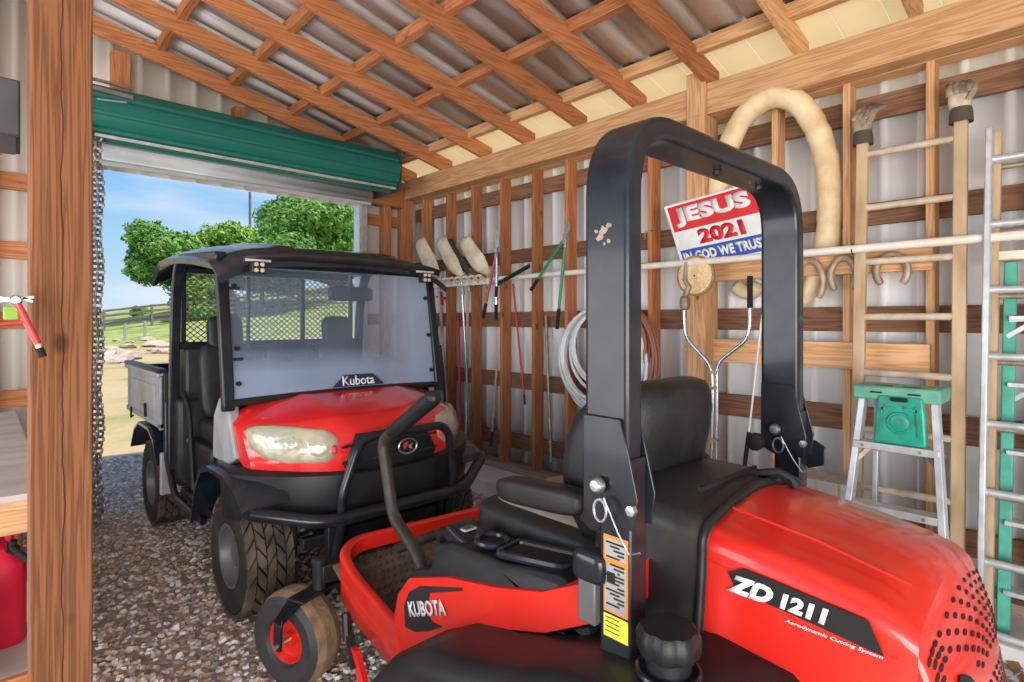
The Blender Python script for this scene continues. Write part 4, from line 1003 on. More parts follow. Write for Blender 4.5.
# ---- seat
R_ = Matrix.Rotation(radians(-10), 3, 'X')
seat = thing_child('seat', mw, (MX, 1.2, .85))
MB().superq((MX + .02, 1.31, .915), (.215, .275, .07), .45, .35).build('seat_cushion', 'tan_vinyl', seat)
MB().superq((MX + .02, 1.33, .875), (.265, .30, .085), .38, .3).build('seat_shell', 'vinyl', seat)
b = MB(); rings = []     # backrest: loft of rounded sections, wings forward
for z, hw_, t in [(.93, .19, .05), (.97, .22, .07), (1.05, .25, .09), (1.15, .268, .10), (1.25, .27, .10), (1.32, .26, .095), (1.375, .235, .08), (1.405, .19, .06), (1.42, .12, .03)]:
    ring = []; yb_ = 1.045 - (z - .93) * .22
    for j in range(32):
        a = 2 * pi * j / 32; c_ = cos(a); d_ = sin(a); x = hw_ * abs(c_) ** .55 * (1 if c_ > 0 else -1); y = t * abs(d_) ** .6 * (1 if d_ > 0 else -1)
        ring.append((MX - .0 + x, yb_ + y + .11 * (abs(x) / .27) ** 3 * (.8 if y < 0 else 1.1), z))
    rings.append(ring)
b.loft(rings); b.build('backrest', 'vinyl', seat, smooth=60)
for s in (-1, 1):
    x = MX + s * .335
    b = MB(); b.superq((x, 1.17, 1.085), (.042, .175, .038), .5, .45, Matrix.Rotation(radians(-4), 3, 'X')); b.build('armrest', 'vinyl', seat)
    b = MB(); b.bar((x, 1.00, 1.08), (x, .93, 1.06), .03, .05); b.lathe([(.03, -.02), (.03, .02)], (x, .96, 1.07), (1, 0, 0), 12); b.build('armrest_hinge', 'black', seat)
MB().box(MX - .24, MX + .24, 1.0, 1.55, .60, .86).build('seat_base', 'black', mw, bevel=.02)
# ---- foot tub
b = MB()
xo, xi = MX - .395, MX + .57
def rim(pts, r): b.sweep(pts, [(-r, -r * 1.5), (r, -r * 1.5), (r, r * 1.2), (r * .5, r * 1.6), (-r * .5, r * 1.6), (-r, r * 1.2)], up=(0, 0, 1))
rim(fillet([(xo, 1.66, .36), (xo, 1.85, .42), (xo, 2.20, .50), (xo + .01, 2.33, .55), (xo + .12, 2.43, .56), (xi - .12, 2.43, .53), (xi, 2.35, .53), (xi, 2.1, .48), (xi, 1.6, .36)], .10), .022)
b.build('footwell_rim', 'red', mw, smooth=50)
b = MB()       # side wall skirts below the rim
pts = fillet([(xo - .012, 1.60, .37), (xo - .012, 1.85, .42), (xo - .012, 2.20, .50), (xo, 2.34, .54), (xo + .12, 2.445, .55), (xi - .1, 2.445, .52)], .10)
b.grid(lambda u, v: V(pts[round(u * (len(pts) - 1))]) - V((0, 0, v * (.14 if u < .9 else .14))), len(pts) - 1, 1); b.build('footwell_skirt', 'red', mw, thick=.012)
b = MB(); b.grid(lambda u, v: (xo + (xi - xo) * u, 1.55 + .87 * v, .335 + .03 * v + .14 * max(0, v - .62) / .38), 1, 16); fl = b.build('foot_plate', 'grate', mw, thick=.01)
b = MB()   # raised diamond grip on the plate
for i in range(30):
    for j in range(24):
        x = xo + .03 + .031 * i + (.015 if j % 2 else 0); v = (j + .5) / 24; y = 1.55 + .87 * v; z = .345 + .03 * v + .14 * max(0, v - .62) / .38
        b.bar((x - .009, y - .008, z), (x + .009, y + .008, z), .004, .006)
b.build('plate_grip', 'rim', fl, smooth=0)
b = MB()
for i in range(6):
    for j in range(5): b.box(xo + .03 + i * .03, xo + .052 + i * .03, 1.66 + j * .05, 1.70 + j * .05, .345, .36)
b.build('foot_pad', 'black', fl)
# ---- control levers
def lever(s):
    b = MB(); x = MX + s * .30
    if s < 0: p = [(1.22, 1.76, .62), (1.235, 1.86, .70), (1.245, 2.05, .79), (1.25, 2.145, 1.085), (1.27, 1.80, 1.30)]
    else: p = [(2.0, 1.76, .60), (1.92, 1.90, .62), (1.87, 2.08, .56)]
    return p
p = lever(-1); b = MB(); pf = fillet(p, .05); b.tube(pf, .025, 12); lv = b.build('control_lever', 'lever', mw, smooth=60)
b = MB(); g0 = V(p[3]) * .78 + V(p[4]) * .22; b.tube([g0, V(p[4])], [.032, .032], 12); b.superq(p[4], (.031, .031, .031), 1, 1, nu=12, nv=8); b.build('lever_grip', 'black', lv)
# right lever, folded outwards
A = W(398, 587 - 5, Y=2.05); 
b = MB(); p1 = W(404, 584, Y=2.0); 
ra = W(396, 549, Y=2.15); rb_ = W(474, 521, Y=2.05); kn = W(446, 534, Y=2.05); st = W(434, 562, Y=1.98)
lv = MB().tube([ra, rb_], .022, 12).build('control_lever', 'lever', mw)
MB().tube([kn + V((0, 0, .0)), kn + V((0, -.03, -.02)), st, st + V((0, -.05, -.15))], .012, 8).build('lever_stem', 'black', lv)
b = MB(); dd = (rb_ - ra).normalized(); b.lathe([(.001, -.04), (.03, -.04), (.034, -.02), (.034, .02), (.03, .05), (.001, .05)], kn, dd, 14); b.build('lever_knob', 'lever', lv)
# small parking brake rod
b = MB(); b.tube([W(403, 541, Y=2.0), W(423, 562, Y=1.9)], .007, 8); b.build('brake_rod', 'steel', mw)
# ---- front casters
for s in (-1, 1):
    px_ = MX + s * .44; py_ = 2.44
    ca = thing_child('caster', mw, (px_, py_, .5))
    b = MB(); b.lathe([(.001, -.06), (.030, -.06), (.030, .06), (.034, .06), (.034, .075), (.028, .082), (.001, .084)], (px_, py_, .46), (0, 0, 1), 18); b.build('pivot_tube', 'black', ca)
    wc = V((px_ - .075, py_ + .06, .205)); wr_ = .18; e = V((1, .38, 0)).normalized(); f_ = V((-.38, 1, 0)).normalized()
    b = MB(); n = 36; hwid = .075; rings = []
    for r, h in ((.092, -.055), (.11, -.078), (.165, -.085), (.192, -.068), (.205, -.03), (.205, .03), (.192, .068), (.165, .085), (.11, .078), (.092, .055)):
        rings.append([wc + e * h + (f_ * cos(2 * pi * j / n) + V((0, 0, 1)) * sin(2 * pi * j / n)) * r for j in range(n)])
    i0 = 0
    for k in range(len(rings) - 1):
        b.cur = 1 if 3 <= k <= 5 else 0; b.loft([rings[k], rings[k + 1]], True, False)
    b.build('caster_tyre', ['rubber2', 'mud'], ca, smooth=60)
    b = MB(); b.lathe([(.001, -.055), (.03, -.055), (.035, -.03), (.08, -.035), (.094, -.062), (.102, -.062), (.102, .062), (.094, .062), (.08, .03), (.03, .05), (.001, .05)], wc, e, 28); b.build('caster_rim', 'red', ca, smooth=40)
    for q in (-1, 1):      # fork legs, bent plates
        o1 = wc + e * (.102 * q); top = V((px_ - .02, py_, .40)) + e * (.102 * q)
        b = MB(); b.loft([[top + f_ * .045, top - f_ * .045, top - f_ * .045 + e * (.012 * q), top + f_ * .045 + e * (.012 * q)], [o1 + f_ * .0 + V((0, -.05, .10)), o1 + V((0, .03, .10)), o1 + V((0, .03, .10)) + e * (.012 * q), o1 + V((0, -.05, .10)) + e * (.012 * q)],
                [o1 - f_ * .022 - V((0, 0, .02)), o1 + f_ * .022 - V((0, 0, .02)), o1 + f_ * .022 - V((0, 0, .02)) + e * (.012 * q), o1 - f_ * .022 - V((0, 0, .02)) + e * (.012 * q)]]); b.build('fork_leg', 'gloss', ca, bevel=.003)
    b = MB(); b.prism([V((px_ - .02, py_, .395)) + e * a + f_ * c for a, c in ((-.115, -.045), (.115, -.045), (.115, .045), (-.115, .045))], (0, 0, .012)); b.build('fork_crown', 'gloss', ca, bevel=.003)
    b = MB(); b.lathe([(.012, -.125), (.012, .125)], wc, e, 8); b.build('axle_bolt', 'steel', ca)
MB().bar((MX - .44, 2.44, .47), (MX + .44, 2.44, .47), .07, .08).build('front_axle', 'black', mw, bevel=.006)
b = MB(); b.bar((MX - .22, 2.44, .30), (MX - .26, .9, .30), .07, .06); b.build('frame_rail', 'black', mw); MB().bar((MX + .22, 2.44, .30), (MX + .26, .9, .30), .07, .06).build('frame_rail', 'black', mw)
# ---- cutting deck
dk_ = MB(); P = [(MX - .62, 1.25), (MX - .62, 1.62), (MX - .52, 1.83), (MX - .2, 1.95), (MX + .3, 1.95), (MX + .6, 1.75), (MX + .66, 1.3), (MX + .4, 1.08), (MX - .4, 1.08)]
dk_.prism([(x, y, .13) for x, y in P], (0, 0, .15)); dko = dk_.build('cutting_deck', 'red', mw, bevel=.02)
b = MB(); b.box(MX - .64, MX - .56, 1.2, 1.75, .28, .31); b.build('deck_rail', 'red', dko, bevel=.005)
b = MB(); b.prism([(MX - .57, 1.80, .25), (MX - .57, 1.90, .42), (MX - .57, 1.86, .42), (MX - .57, 1.74, .25)], (.02, 0, 0)); b.build('deck_hanger', 'red', dko)
b = MB(); b.tube([(MX - .565, 1.93, .43), (MX - .56, 1.95, .52)], .016, 8); b.bar((MX - .57, 1.86, .36), (MX - .55, 1.97, .50), .03, .02); b.build('lift_link', 'black', dko)
b = MB(); b.lathe([(.03, 0), (.06, .0), (.06, .05), (.04, .05), (.04, .09), (.001, .09)], (MX - .35, 1.6, .28), (0, 0, 1), 16); b.build('spindle_housing', 'black', dko)
# ================================================================= THINGS ALONG THE RIGHT WALL
XP = 3.558
tag(MB().tube([(XP, 4.05, 1.988), (XP, -.6, 2.0)], .023, 14).build('pipe', 'white', smooth=60), 'long white plastic pipe running level along the studs', 'pipe')
for k, px in enumerate((648, 860)):
    y = sy(px); b = MB(); b.tube([(XP, y - .02, 1.96), (XP - .026, y - .02, 1.985), (XP - .01, y - .02, 2.02), (3.75, y - .02, 2.03)], .003, 5)
    tag(b.build('pipe_hook', 'hole'), ['thin wire hook under the white pipe left of the yard sign', 'thin wire hook under the white pipe beside the glove ladder'][k], 'hook')
b = MB(); y = sy(655); b.tube([(3.75, y, 2.28), (3.70, y, 2.28), (3.70, y + .05, 2.275), (3.70, y + .05, 2.22)], .004, 6); tag(b.build('wire_hook', 'steel'), 'small bent wire hook screwed to the stud above the white pipe', 'hook')
# rack
rk = thing('tool_rack', (XP, 4.7, 1.96), 'white slotted tool rack on the studs behind the utility vehicle', 'tool rack')
b = MB(); b.box(3.62, 3.74, 4.15, 5.35, 1.965, 1.985); b.box(3.60, 3.62, 4.15, 5.35, 1.95, 2.01); b.build('rack_rail', 'white', rk, bevel=.004)
b = MB()
for k in range(11): y = 4.2 + k * .108; b.bar((3.50, y, 2.03), (3.64, y + .04, 1.955), .03, .02); b.bar((3.50, y + .0, 2.03), (3.50, y + .055, 2.02), .02, .02)
b.build('rack_prong', 'white', rk, bevel=.004)

def shovel(px, py, hx, hy, X0, label, mt='bristle', wd=.20, tilt=0, hm='tan', dark=False):
    """head up: blade from its top pixel down to the socket, handle to the floor"""
    top = W(px[0], px[1], X=X0 - .03); sk = W(py[0], py[1], X=X0); bt = W(hx, hy, X=X0 + .12)
    t = thing('shovel', (bt.x, bt.y, .15), label, 'shovel', 'shovels standing heads up in the white rack')
    d = (sk - top); L_ = d.length; d.normalize(); sd = V((0, 1, 0)); sd = (sd - d * sd.dot(d)).normalized(); nn = sd.cross(d)
    b = MB()
    def f(u, v):
        w_ = wd * (.92 + .06 * sin(pi * v) if v < .68 else .95 - (v - .68) * 2.1); w_ = max(w_, .05)
        s = (u - .5); return top + d * (L_ * v) + sd * (s * w_) + nn * (.045 * (1 - 4 * s * s) * (1 - v * .4) ) + V((-.03 * sin(pi * v), 0, 0)) - d * (.03 * (1 - 4 * s * s)) * (1 - v)
    b.grid(f, 10, 10); b.build('blade', mt, t, thick=.005, smooth=60)
    b = MB(); g = bt; b.tube([sk - d * .04, g], .014, 10); b.build('handle', hm, t, smooth=60)
    b = MB(); b.tube([sk - d * .10, sk + (g - sk).normalized() * .18], [.012, .018], 10); b.build('socket', 'steel', t, smooth=60)
shovel((421, 244), (439, 274), 447, 402, 3.62, 'cream shovel blade nearest the roof corner of the utility vehicle', wd=.24, hm='tan')
shovel((442, 242), (463, 277), 470, 438, 3.60, 'tall cream shovel blade tilted in the middle of the white rack', wd=.20, hm='steel')
shovel((466, 243), (490, 274), 487, 300, 3.60, 'cream shovel blade at the right end of the white rack', wd=.21, hm='tan')
shovel((450, 243), (470, 274), 466, 438, 3.68, 'dark brown shovel blade behind the middle cream one', mt='gdark', wd=.14, hm='tan')
# red rakes leaning
def pole(name, label, cat, a, b_, X0, X1, mt, r=.012, grp=None, tip=None, tipm='navy', tl=.10, head=None):
    A = W(*a, X=X0); B = W(*b_, X=X1)
    t = thing(name, (B.x, B.y, B.z), label, cat, grp)
    MB().tube([A, B], r, 10).build('handle', mt, t, smooth=60)
    d = (B - A).normalized()
    if tip: MB().tube([B - d * .005, B + d * tl], [r * 1.25, r * 1.1], 10).build('tip', tipm, t, smooth=60)
    if head: head(A, d, t)
    return t
def rakehead(A, d, t):
    b = MB(); b.bar(A + V((0, -.06, .02)), A + V((0, .06, .02)), .02, .03)
    for k in range(7): y = -.06 + .02 * k; b.bar(A + V((0, y, .02)), A + V((-.05, y, .04)), .006, .006)
    b.tube([A, A + V((0, -.05, .02))], .012, 6); b.bar(A + d * .06, A + V((0, .03, .09)), .03, .04); b.build('rake_head', 'redh', t)
pole('garden_rake', 'red headed rake standing between studs behind the windshield', 'rake', (442, 300), (443, 400), 3.80, 3.66, 'steel', .010, head=rakehead)
pole('pole', 'red and white pole between the studs beside the vehicle hood', 'pole', (458, 318), (461, 440), 3.80, 3.70, 'redh', .016)
pole('pole', 'grey metal pole leaning right of the red and white pole', 'pole', (468, 330), (466, 445), 3.80, 3.68, 'steel', .011)
pole('pole', 'thin red pole with dark end hanging below the pruning saw', 'pole', (513, 284), (524, 395), 3.84, 3.80, 'redh', .010, tip=True, tl=.09)
pole('pole', 'yellow pole with blue end standing between studs', 'pole', (497, 367), (492, 432), 3.82, 3.72, 'tan', .013, tip=True, tl=.14)
pole('pole', 'tall brown wooden pole standing left of the coiled hoses', 'pole', (546, 316), (551, 462), 3.84, 3.74, 'dull', .016)
b = MB(); c = W(436, 330, X=3.60); b.superq(c, (.012, .035, .09), .6, .6); tag(b.build('sheath', 'hole'), 'small black pouch hanging under the left end of the white rack', 'pouch')
pole('pole', 'short dark pole under the black pouch by the vehicle windshield', 'pole', (441, 345), (445, 402), 3.7, 3.66, 'navy', .014)

def lopper(piv, h1, h2, bl, X0, m1, label, m2=None, r=.013):
    P_ = W(*piv, X=X0); A = W(*h1, X=X0 - .01); B = W(*h2, X=X0 - .01); C_ = W(*bl, X=X0)
    t = thing('loppers', (P_.x, P_.y, min(A.z, B.z)), label, 'loppers')
    for H_, m_ in ((A, m1), (B, m2 or m1)):
        q = P_ + (H_ - P_) * .10; MB().tube([P_ + (H_ - P_) * .12, P_ + (H_ - P_) * .78], r, 10).build('handle', m_, t, smooth=60)
        MB().tube([P_ + (H_ - P_) * .78, H_], r * 1.25, 10).build('grip', 'hole', t, smooth=60)
        MB().bar(P_, P_ + (H_ - P_) * .15, .012, .02).build('shank', 'steel', t, bevel=.002)
    b = MB(); b.lathe([(.022, 0), (.022, .012), (.001, .014)], P_ + V((-.006, 0, 0)), (-1, 0, 0), 12); b.build('pivot_bolt', 'steel', t)
    up = (C_ - P_); sd = up.cross(V((1, 0, 0))).normalized()
    for q in (-1, 1):
        pts = [P_ + sd * (.018 * q), P_ + up * .45 + sd * (.035 * q), P_ + up * .85 + sd * (.022 * q), P_ + up + sd * (.0 * q), P_ + up * .6 + sd * (.008 * q), P_ - sd * (.005 * q)]
        MB().prism([p + V((.003 * q, 0, 0)) for p in pts], (.004, 0, 0)).build('blade', 'steel', t)
lopper((566, 236), (531, 290), (557, 329), (568, 220), 3.52, 'greenh', 'green handled loppers hung open over the white pipe')
lopper((497, 250), (483, 318), (496, 320), (497, 229), 3.52, 'redh', 'red and grey handled loppers hung at the right end of the rack', m2='chrome')
# pruning saw
b = MB(); A = W(498, 284, X=3.5); B = W(530, 266, X=3.5); t = thing('pruning_saw', (A + B) / 2, 'black toothed pruning saw lying on the white pipe end', 'saw')
b.bar(A, B, .006, .03); 
for k in range(26): p = A + (B - A) * (k / 26) + V((0, 0, .018)); b.bar(p, p + V((0, -.008, .008)), .004, .008)
b.build('blade', 'hole', t); MB().tube([A + V((0, .02, -.02)), W(496, 297, X=3.5)], .014, 8).build('handle', 'hole', t)

# hoses
def coil(cx, cy, rx_, rz_, X0, n, m, label, r=.014, jit=.04, a0=0):
    c = W(cx, cy, X=X0); l = W(cx - rx_, cy, X=X0); q = W(cx + rx_, cy, X=X0); den = (c.x * FW[0] + c.y * FW[1]); RZ = rz_ * den / FPX; RY = (l.y - q.y) / 2
    b = MB(); pts = []
    for k in range(n):
        jy = random.uniform(-jit, jit); jz = random.uniform(-jit, jit) - .02; s_ = random.uniform(.62, 1.0); x = X0 - .10 * k / n - .02
        for j in range(28):
            a = 2 * pi * j / 28 + a0; w = (1 - cos(a - a0)) / 2
            pts.append((x + random.uniform(-.002, .002) - .10 / n * j / 28, c.y + jy * w + RY * s_ * cos(a), c.z + RZ * (1 - s_) * .75 + jz * w + RZ * s_ * sin(a)))
    b.tube(pts, r, 7); return tag(b.build('garden_hose', m, smooth=60), label, 'hose')
coil(608, 362, 46, 56, 3.72, 16, 'hose', 'pale grey hose coiled on the studs behind the roll bar', a0=pi / 2)
coil(632, 358, 30, 50, 3.73, 8, 'hose2', 'reddish brown hose coil hanging right of the pale hose', a0=pi / 2)
coil(626, 362, 30, 42, 3.735, 3, 'hose3', 'dark green grey hose looped among the pale and brown hoses', r=.009, a0=pi / 2)

# yard sign
A = [W(664, 207, X=3.575), W(749, 183, X=3.575)]
xd = (A[1] - A[0]); bl = W(681, 262, X=3.575); yd = A[0] - bl
wl = (xd.length) * 1.04; xd.normalize(); hl = yd.length * 1.10; yd = yd.normalized()
sg = thing('yard_sign', (3.575, bl.y - .2, bl.z), 'red white and blue yard sign tilted behind the white pipe', 'sign')
O = A[0] - yd * hl
def sp(u, v): return O + xd * (wl * u) + yd * (hl * v)
nx_ = xd.cross(yd)
b = MB().prism([sp(0, 0), sp(1, 0), sp(1, 1), sp(0, 1)], nx_ * -.006); b.build('panel', 'signwhite', sg)
def band(name, m, u0, u1, v0, v1): return MB().prism([sp(u0, v0) + nx_ * .0005, sp(u1, v0) + nx_ * .0005, sp(u1, v1) + nx_ * .0005, sp(u0, v1) + nx_ * .0005], nx_ * .0006).build(name, m, sg)
rb1 = band('red_band', 'signred', .03, .97, .56, .965); bb1 = band('blue_band', 'signblue', .03, .97, .02, .26)
text('JESUS', 'lettering', 'signwhite', rb1, sp(.08, .61) + nx_ * .001, xd, yd, hl * .31, wl * .84, off=.06)
text('2021', 'lettering', 'signred', sg, sp(.28, .30), xd, yd, hl * .23, wl * .50, off=.06)
text('IN GOD WE TRUST', 'lettering', 'signwhite', bb1, sp(.05, .07) + nx_ * .001, xd, yd, hl * .15, wl * .90, off=.05)

# sawn wood disc on the post
c = W(697, 276, X=3.575); dn = c.x * FW[0] + c.y * FW[1]; r = 20 * dn / FPX
t = thing('wood_slice', (c.x, c.y, c.z - r), 'round sawn slice of wood with bark rim hung on the post', 'wood slice')
MB().lathe([(.001, 0), (r * .9, 0), (r * .9, .03), (r * .5, .034), (.001, .034)], c, (-1, 0, 0), 36).build('face', 'disc', t); b = MB()
b.lathe([(r * .9, .0), (r, .004), (r * 1.01, .028), (r * .9, .031), (r * .88, .02)], c, (-1, 0, 0), 36); b.build('bark_rim', 'cork', t, smooth=60); MB().lathe([(.006, 0), (.006, .004)], c + V((-.034, 0, 0)), (-1, 0, 0), 8).build('nail', 'hole', t)
# Y handled tubular frame
X0 = 3.45; t = thing('tubular_handle', W(712, 476, X=X0), 'tall grey tubular frame forking into a Y below the yard sign', 'tube frame')
b = MB(); L1 = [(685, 292), (684, 318), (686, 338), (712, 366), (713, 400), (711, 472)]; R1 = [(750, 285), (750, 325), (747, 340), (717, 363), (717, 400), (716, 472)]
b.tube(fillet([W(*p, X=X0) for p in L1], .07), .012, 10); b.tube(fillet([W(*p, X=X0) for p in R1], .07), .012, 10); b.build('tube', 'chrome', t, smooth=60)
b = MB(); b.tube([W(750, 276, X=X0), W(750, 308, X=X0)], .017, 10); b.build('grip', 'hole', t)
b = MB(); b.superq(W(685, 303, X=X0), (.03, .03, .05), .6, .6); b.tube([W(686, 262, X=X0), W(685, 280, X=X0), W(689, 287, X=X0), W(684, 300, X=X0)], [.009, .016, .02, .016], 10); b.build('binding', 'dull', t, smooth=60)
for yy in (372, 388, 440): MB().bar(W(711, yy, X=X0), W(718, yy, X=X0), .03, .02).build('clamp', 'dull', t)
# white stick with black grip
X0 = 3.42; A = W(767, 272, X=X0 + .1); B = W(749, 432, X=X0); C_ = W(743, 477, X=X0 - .03)
t = thing('white_stick', C_, 'thin white stick with black grip leaning behind the roll bar', 'stick'); MB().tube([A, B], .006, 8).build('shaft', 'whitep', t); MB().tube([B, C_], .013, 10).build('grip', 'hole', t)
# curved canvas duct
duct = [(716, 225, 3.672), (718, 195, 3.672), (724, 160, 3.672), (740, 122, 3.665), (762, 102, 3.665), (785, 97, 3.665), (805, 110, 3.70), (821, 140, 3.76), (829, 180, 3.80), (829, 225, 3.82), (823, 262, 3.80), (812, 286, 3.79), (799, 302, 3.78)]
P = spline([W(a, c_, X=x) for a, c_, x in duct], 6); rr_ = []
for k, p in enumerate(P):
    f_ = k / (len(P) - 1); q = .070 * (1 - .30 * max(0, (f_ - .82) / .18)) * (1 + .03 * sin(k * 1.7) + .02 * sin(k * 3.1)); rr_.append(q if 0 < k < len(P) - 1 else q * .6)
t = thing('canvas_duct', (3.8, P[40].y, P[-1].z), 'thick cream fabric hose arched over the studs and boards', 'fabric hose'); MB().tube(P, rr_, 16).build('sleeve', 'duct', t, smooth=70)
e_ = P[-1]; MB().tube([e_ + V((0, .01, .0)), e_ + V((0, .015, -.055))], .022, 10).build('end_fitting', 'tan', t)
P2 = spline([W(736, 286, X=3.82), W(743, 291, X=3.82), W(752, 292, X=3.80), W(758, 284, X=3.78)], 5); tag(MB().tube(P2, [.03] + [.05] * (len(P2) - 2) + [.02], 12).build('cloth_bundle', 'duct', smooth=60), 'small cream cloth bundle tucked under the upper pine board', 'bundle')
# horseshoe shaped irons
def shoe(x0, x1, y0, y1, label, cut=.0):
    X0 = 3.675; a = W(x0, (y0 + y1) / 2, X=X0); c_ = W(x1, (y0 + y1) / 2, X=X0); top = W((x0 + x1) / 2, y0, X=X0).z; bot = W((x0 + x1) / 2, y1, X=X0).z
    cy = (a.y + c_.y) / 2; ry_ = (a.y - c_.y) / 2; zc = top - ry_ * 1.0
    hz = (top - bot) / 1.75; zc = top - hz
    pts = [(X0, cy + ry_ * .88 * cos(q), zc + hz * .9 * sin(q)) for q in [-.85 + (pi + 1.7) * k / 24 for k in range(25)]]
    b = MB(); b.tube(pts, [.016] + [.021] * 23 + [.016], 8); o = b.build('horseshoe', 'shoe', bevel=.003, smooth=50)
    return tag(o, label, 'horseshoe', 'horseshoes hanging on the upper pine board')
shoe(794, 825, 258, 300, 'large horseshoe at the left end beside the roll bar')
shoe(829, 858, 256, 291, 'middle horseshoe hanging just left of the glove ladder')
shoe(874, 910, 253, 285, 'horseshoe hanging behind the rungs of the glove ladder')

# ladders
def ladder(name, label, lt, lb_, rt, rb_, XT, XB, rungs, rm, gm_, rw, rd, rr=.016, y_right=None, flat=False, rungmat_alt=None):
    LT = W(*lt, X=XT); LB = W(*lb_, X=XB); RT_ = W(*rt, X=XT) if y_right is None else V((LT.x, y_right, LT.z)); RB = W(*rb_, X=XB) if y_right is None else V((LB.x, y_right, LB.z))
    k = (LB.z - .14); LB = LB + (LB - LT) * (max(0, LB.z - .0) / (LT.z - LB.z)) * .97; RB = RB + (RB - RT_) * (max(0, RB.z) / (RT_.z - RB.z)) * .97
    t = thing(name, (LB + RB) / 2, label, 'ladder')
    for a, c_ in ((LT, LB), (RT_, RB)): MB().bar(a, c_, rw, rd, (1, 0, 0)).build('rail', rm, t, bevel=.006)
    for zz in rungs:
        f_ = (LT.z - zz) / (LT.z - LB.z); a = LT + (LB - LT) * f_; f2 = (RT_.z - zz) / (RT_.z - RB.z); c_ = RT_ + (RB - RT_) * f2; b = MB()
        if flat: b.bar(a, c_, .09, .022)
        else: b.tube([a, c_], rr, 10)
        b.build('rung', gm_, t, bevel=.003 if flat else 0, smooth=50)
    return t, LT, RT_
rz = [W(911, y, X=3.62).z for y in (145, 200, 256.5, 314.5, 374)]; st_ = (rz[0] - rz[-1]) / 4; rz = [rz[0] - st_ * k for k in range(9)]
wl_, LT, RT_ = ladder('wooden_ladder', 'tall wooden ladder with old gloves on both rail tops', (863, 139), (856, 520), (961, 116), (957, 600), 3.66, 3.46, rz, 'tan', 'rung', .058, .04, .019)
def glove(p, s, label, lean):
    t = thing('work_glove', p, label, 'glove', 'gloves capping the wooden ladder rails'); p = V(p)
    MB().lathe([(.040, -.05), (.052, -.055), (.050, -.01), (.045, .02), (.001, .02)], p, (0, 0, 1), 16).build('cuff', 'gdark', t, smooth=60)
    b = MB(); b.superq(p + V((0, .004, .065)), (.038, .05, .075), .7, .7, nu=20, nv=12); b.build('palm', 'gpale' if s else 'glove', t, smooth=70)
    b = MB()
    for k in range(4):
        o = p + V((-.014 - .004 * k, .038 - .026 * k, .105)); b.tube([o + V((0, 0, -.02)), o + V((-.002, lean * .7, .022)), o + V((.012, lean * 1.4, .040 - .004 * k)), o + V((.024, lean * 2.0, .028))], [.023, .022, .020, .014], 10)
    o = p + V((-.03, -.035, .05)); b.tube([o, o + V((-.012, -.025, .035)), o + V((-.008, -.03, .065))], [.016, .015, .009], 8); b.build('fingers', 'glove', t, smooth=70)
glove(LT + V((0, 0, .02)), 0, 'dirty work glove on the left rail of the wooden ladder', -.035)
glove(RT_ + V((0, 0, .02)), 1, 'pale banded work glove on the right rail of the wooden ladder', .005)
ez = [W(1000, y, X=3.55).z for y in (157, 218.5, 280, 345, 411, 481, 550, 622)]; e0 = ez[0]; es = (ez[0] - ez[-1]) / 7
ladder('extension_ladder', 'tall aluminium ladder standing at the right edge of the photo', (990, 129), (981, 600), None, None, 3.60, 3.40, [e0 - es * k for k in range(8)], 'alu', 'alu', .028, .075, .018, y_right=-.02)
ladder('inner_ladder', 'tan wood railed ladder standing close behind the tall aluminium ladder', (998, 132), (989, 600), None, None, 3.66, 3.47, [e0 - es * k - .03 for k in range(8)], 'tan', 'dull', .032, .05, .014, y_right=-.05)
# green fibreglass step ladder
t, _, _ = ladder('fibreglass_ladder', 'green fibreglass stepladder with metal treads behind the aluminium ladder', (1011, 262), (1004, 590), None, None, 3.66, 3.40 + .12, [W(1012, y, X=3.62).z for y in (318, 384, 450, 518, 584)], 'fibre', 'alu', .05, .03, y_right=-.25, flat=True)
b = MB(); p = W(1008, 257, X=3.66); b.box(3.58, 3.74, -.28, p.y + .03, p.z - .02, p.z + .025); b.build('top_cap', 'bristle', t, bevel=.006)
for zz in (318, 384): p = W(1010, zz, X=3.62); b = MB(); b.bar(p + V((0, 0, -.01)), p + V((-.02, -.10, .0)), .02, .02); b.bar(p + V((0, .01, -.09)), p + V((-.02, -.10, -.01)), .02, .02); b.build('tread_brace', 'alu', t)

# aluminium step ladder
XT, XB = 3.18, 2.98
TL, TR = W(865, 388, X=XT), W(935, 390, X=XT); BL, BR = W(847, 520, X=XB + .06), W(945, 560, X=XB + .03)
def ext(a, b_): f_ = (a.z - .02) / (a.z - b_.z); return a + (b_ - a) * f_
BL2, BR2 = ext(TL, BL), ext(TR, BR)
t = thing('stepladder', ((BL2 + BR2) / 2), 'aluminium stepladder with green top standing between wall and mower', 'stepladder')
for a, c_ in ((TL, BL2), (TR, BR2)): MB().bar(a, c_, .028, .062, (1, 0, 0)).build('front_rail', 'alu', t, bevel=.003)
bk = [(TL + V((.10, -.03, 0)), BL2 + V((.46, -.06, 0))), (TR + V((.10, .03, 0)), BR2 + V((.46, .06, 0)))]
for a, c_ in bk: MB().bar(a, c_, .022, .035, (1, 0, 0)).build('rear_rail', 'alu', t, bevel=.003)
zt = TL.z
MB().box(XT - .07, XT + .15, min(TR.y, TL.y) - .035, max(TR.y, TL.y) + .035, zt - .045, zt + .02).build('top_cap', 'grtop', t, bevel=.010)
b = MB()
for q in (.3, .7): y = TR.y + (TL.y - TR.y) * q; b.box(XT - .02, XT - .005, y - .035, y + .035, zt + .0195, zt + .022)
b.box(XT - .0715, XT - .07, TR.y + .04, TR.y + .09, zt - .012, zt - .004); b.box(XT - .0715, XT - .07, TL.y - .09, TL.y - .04, zt - .012, zt - .004); b.build('cap_slot', 'hole', t)
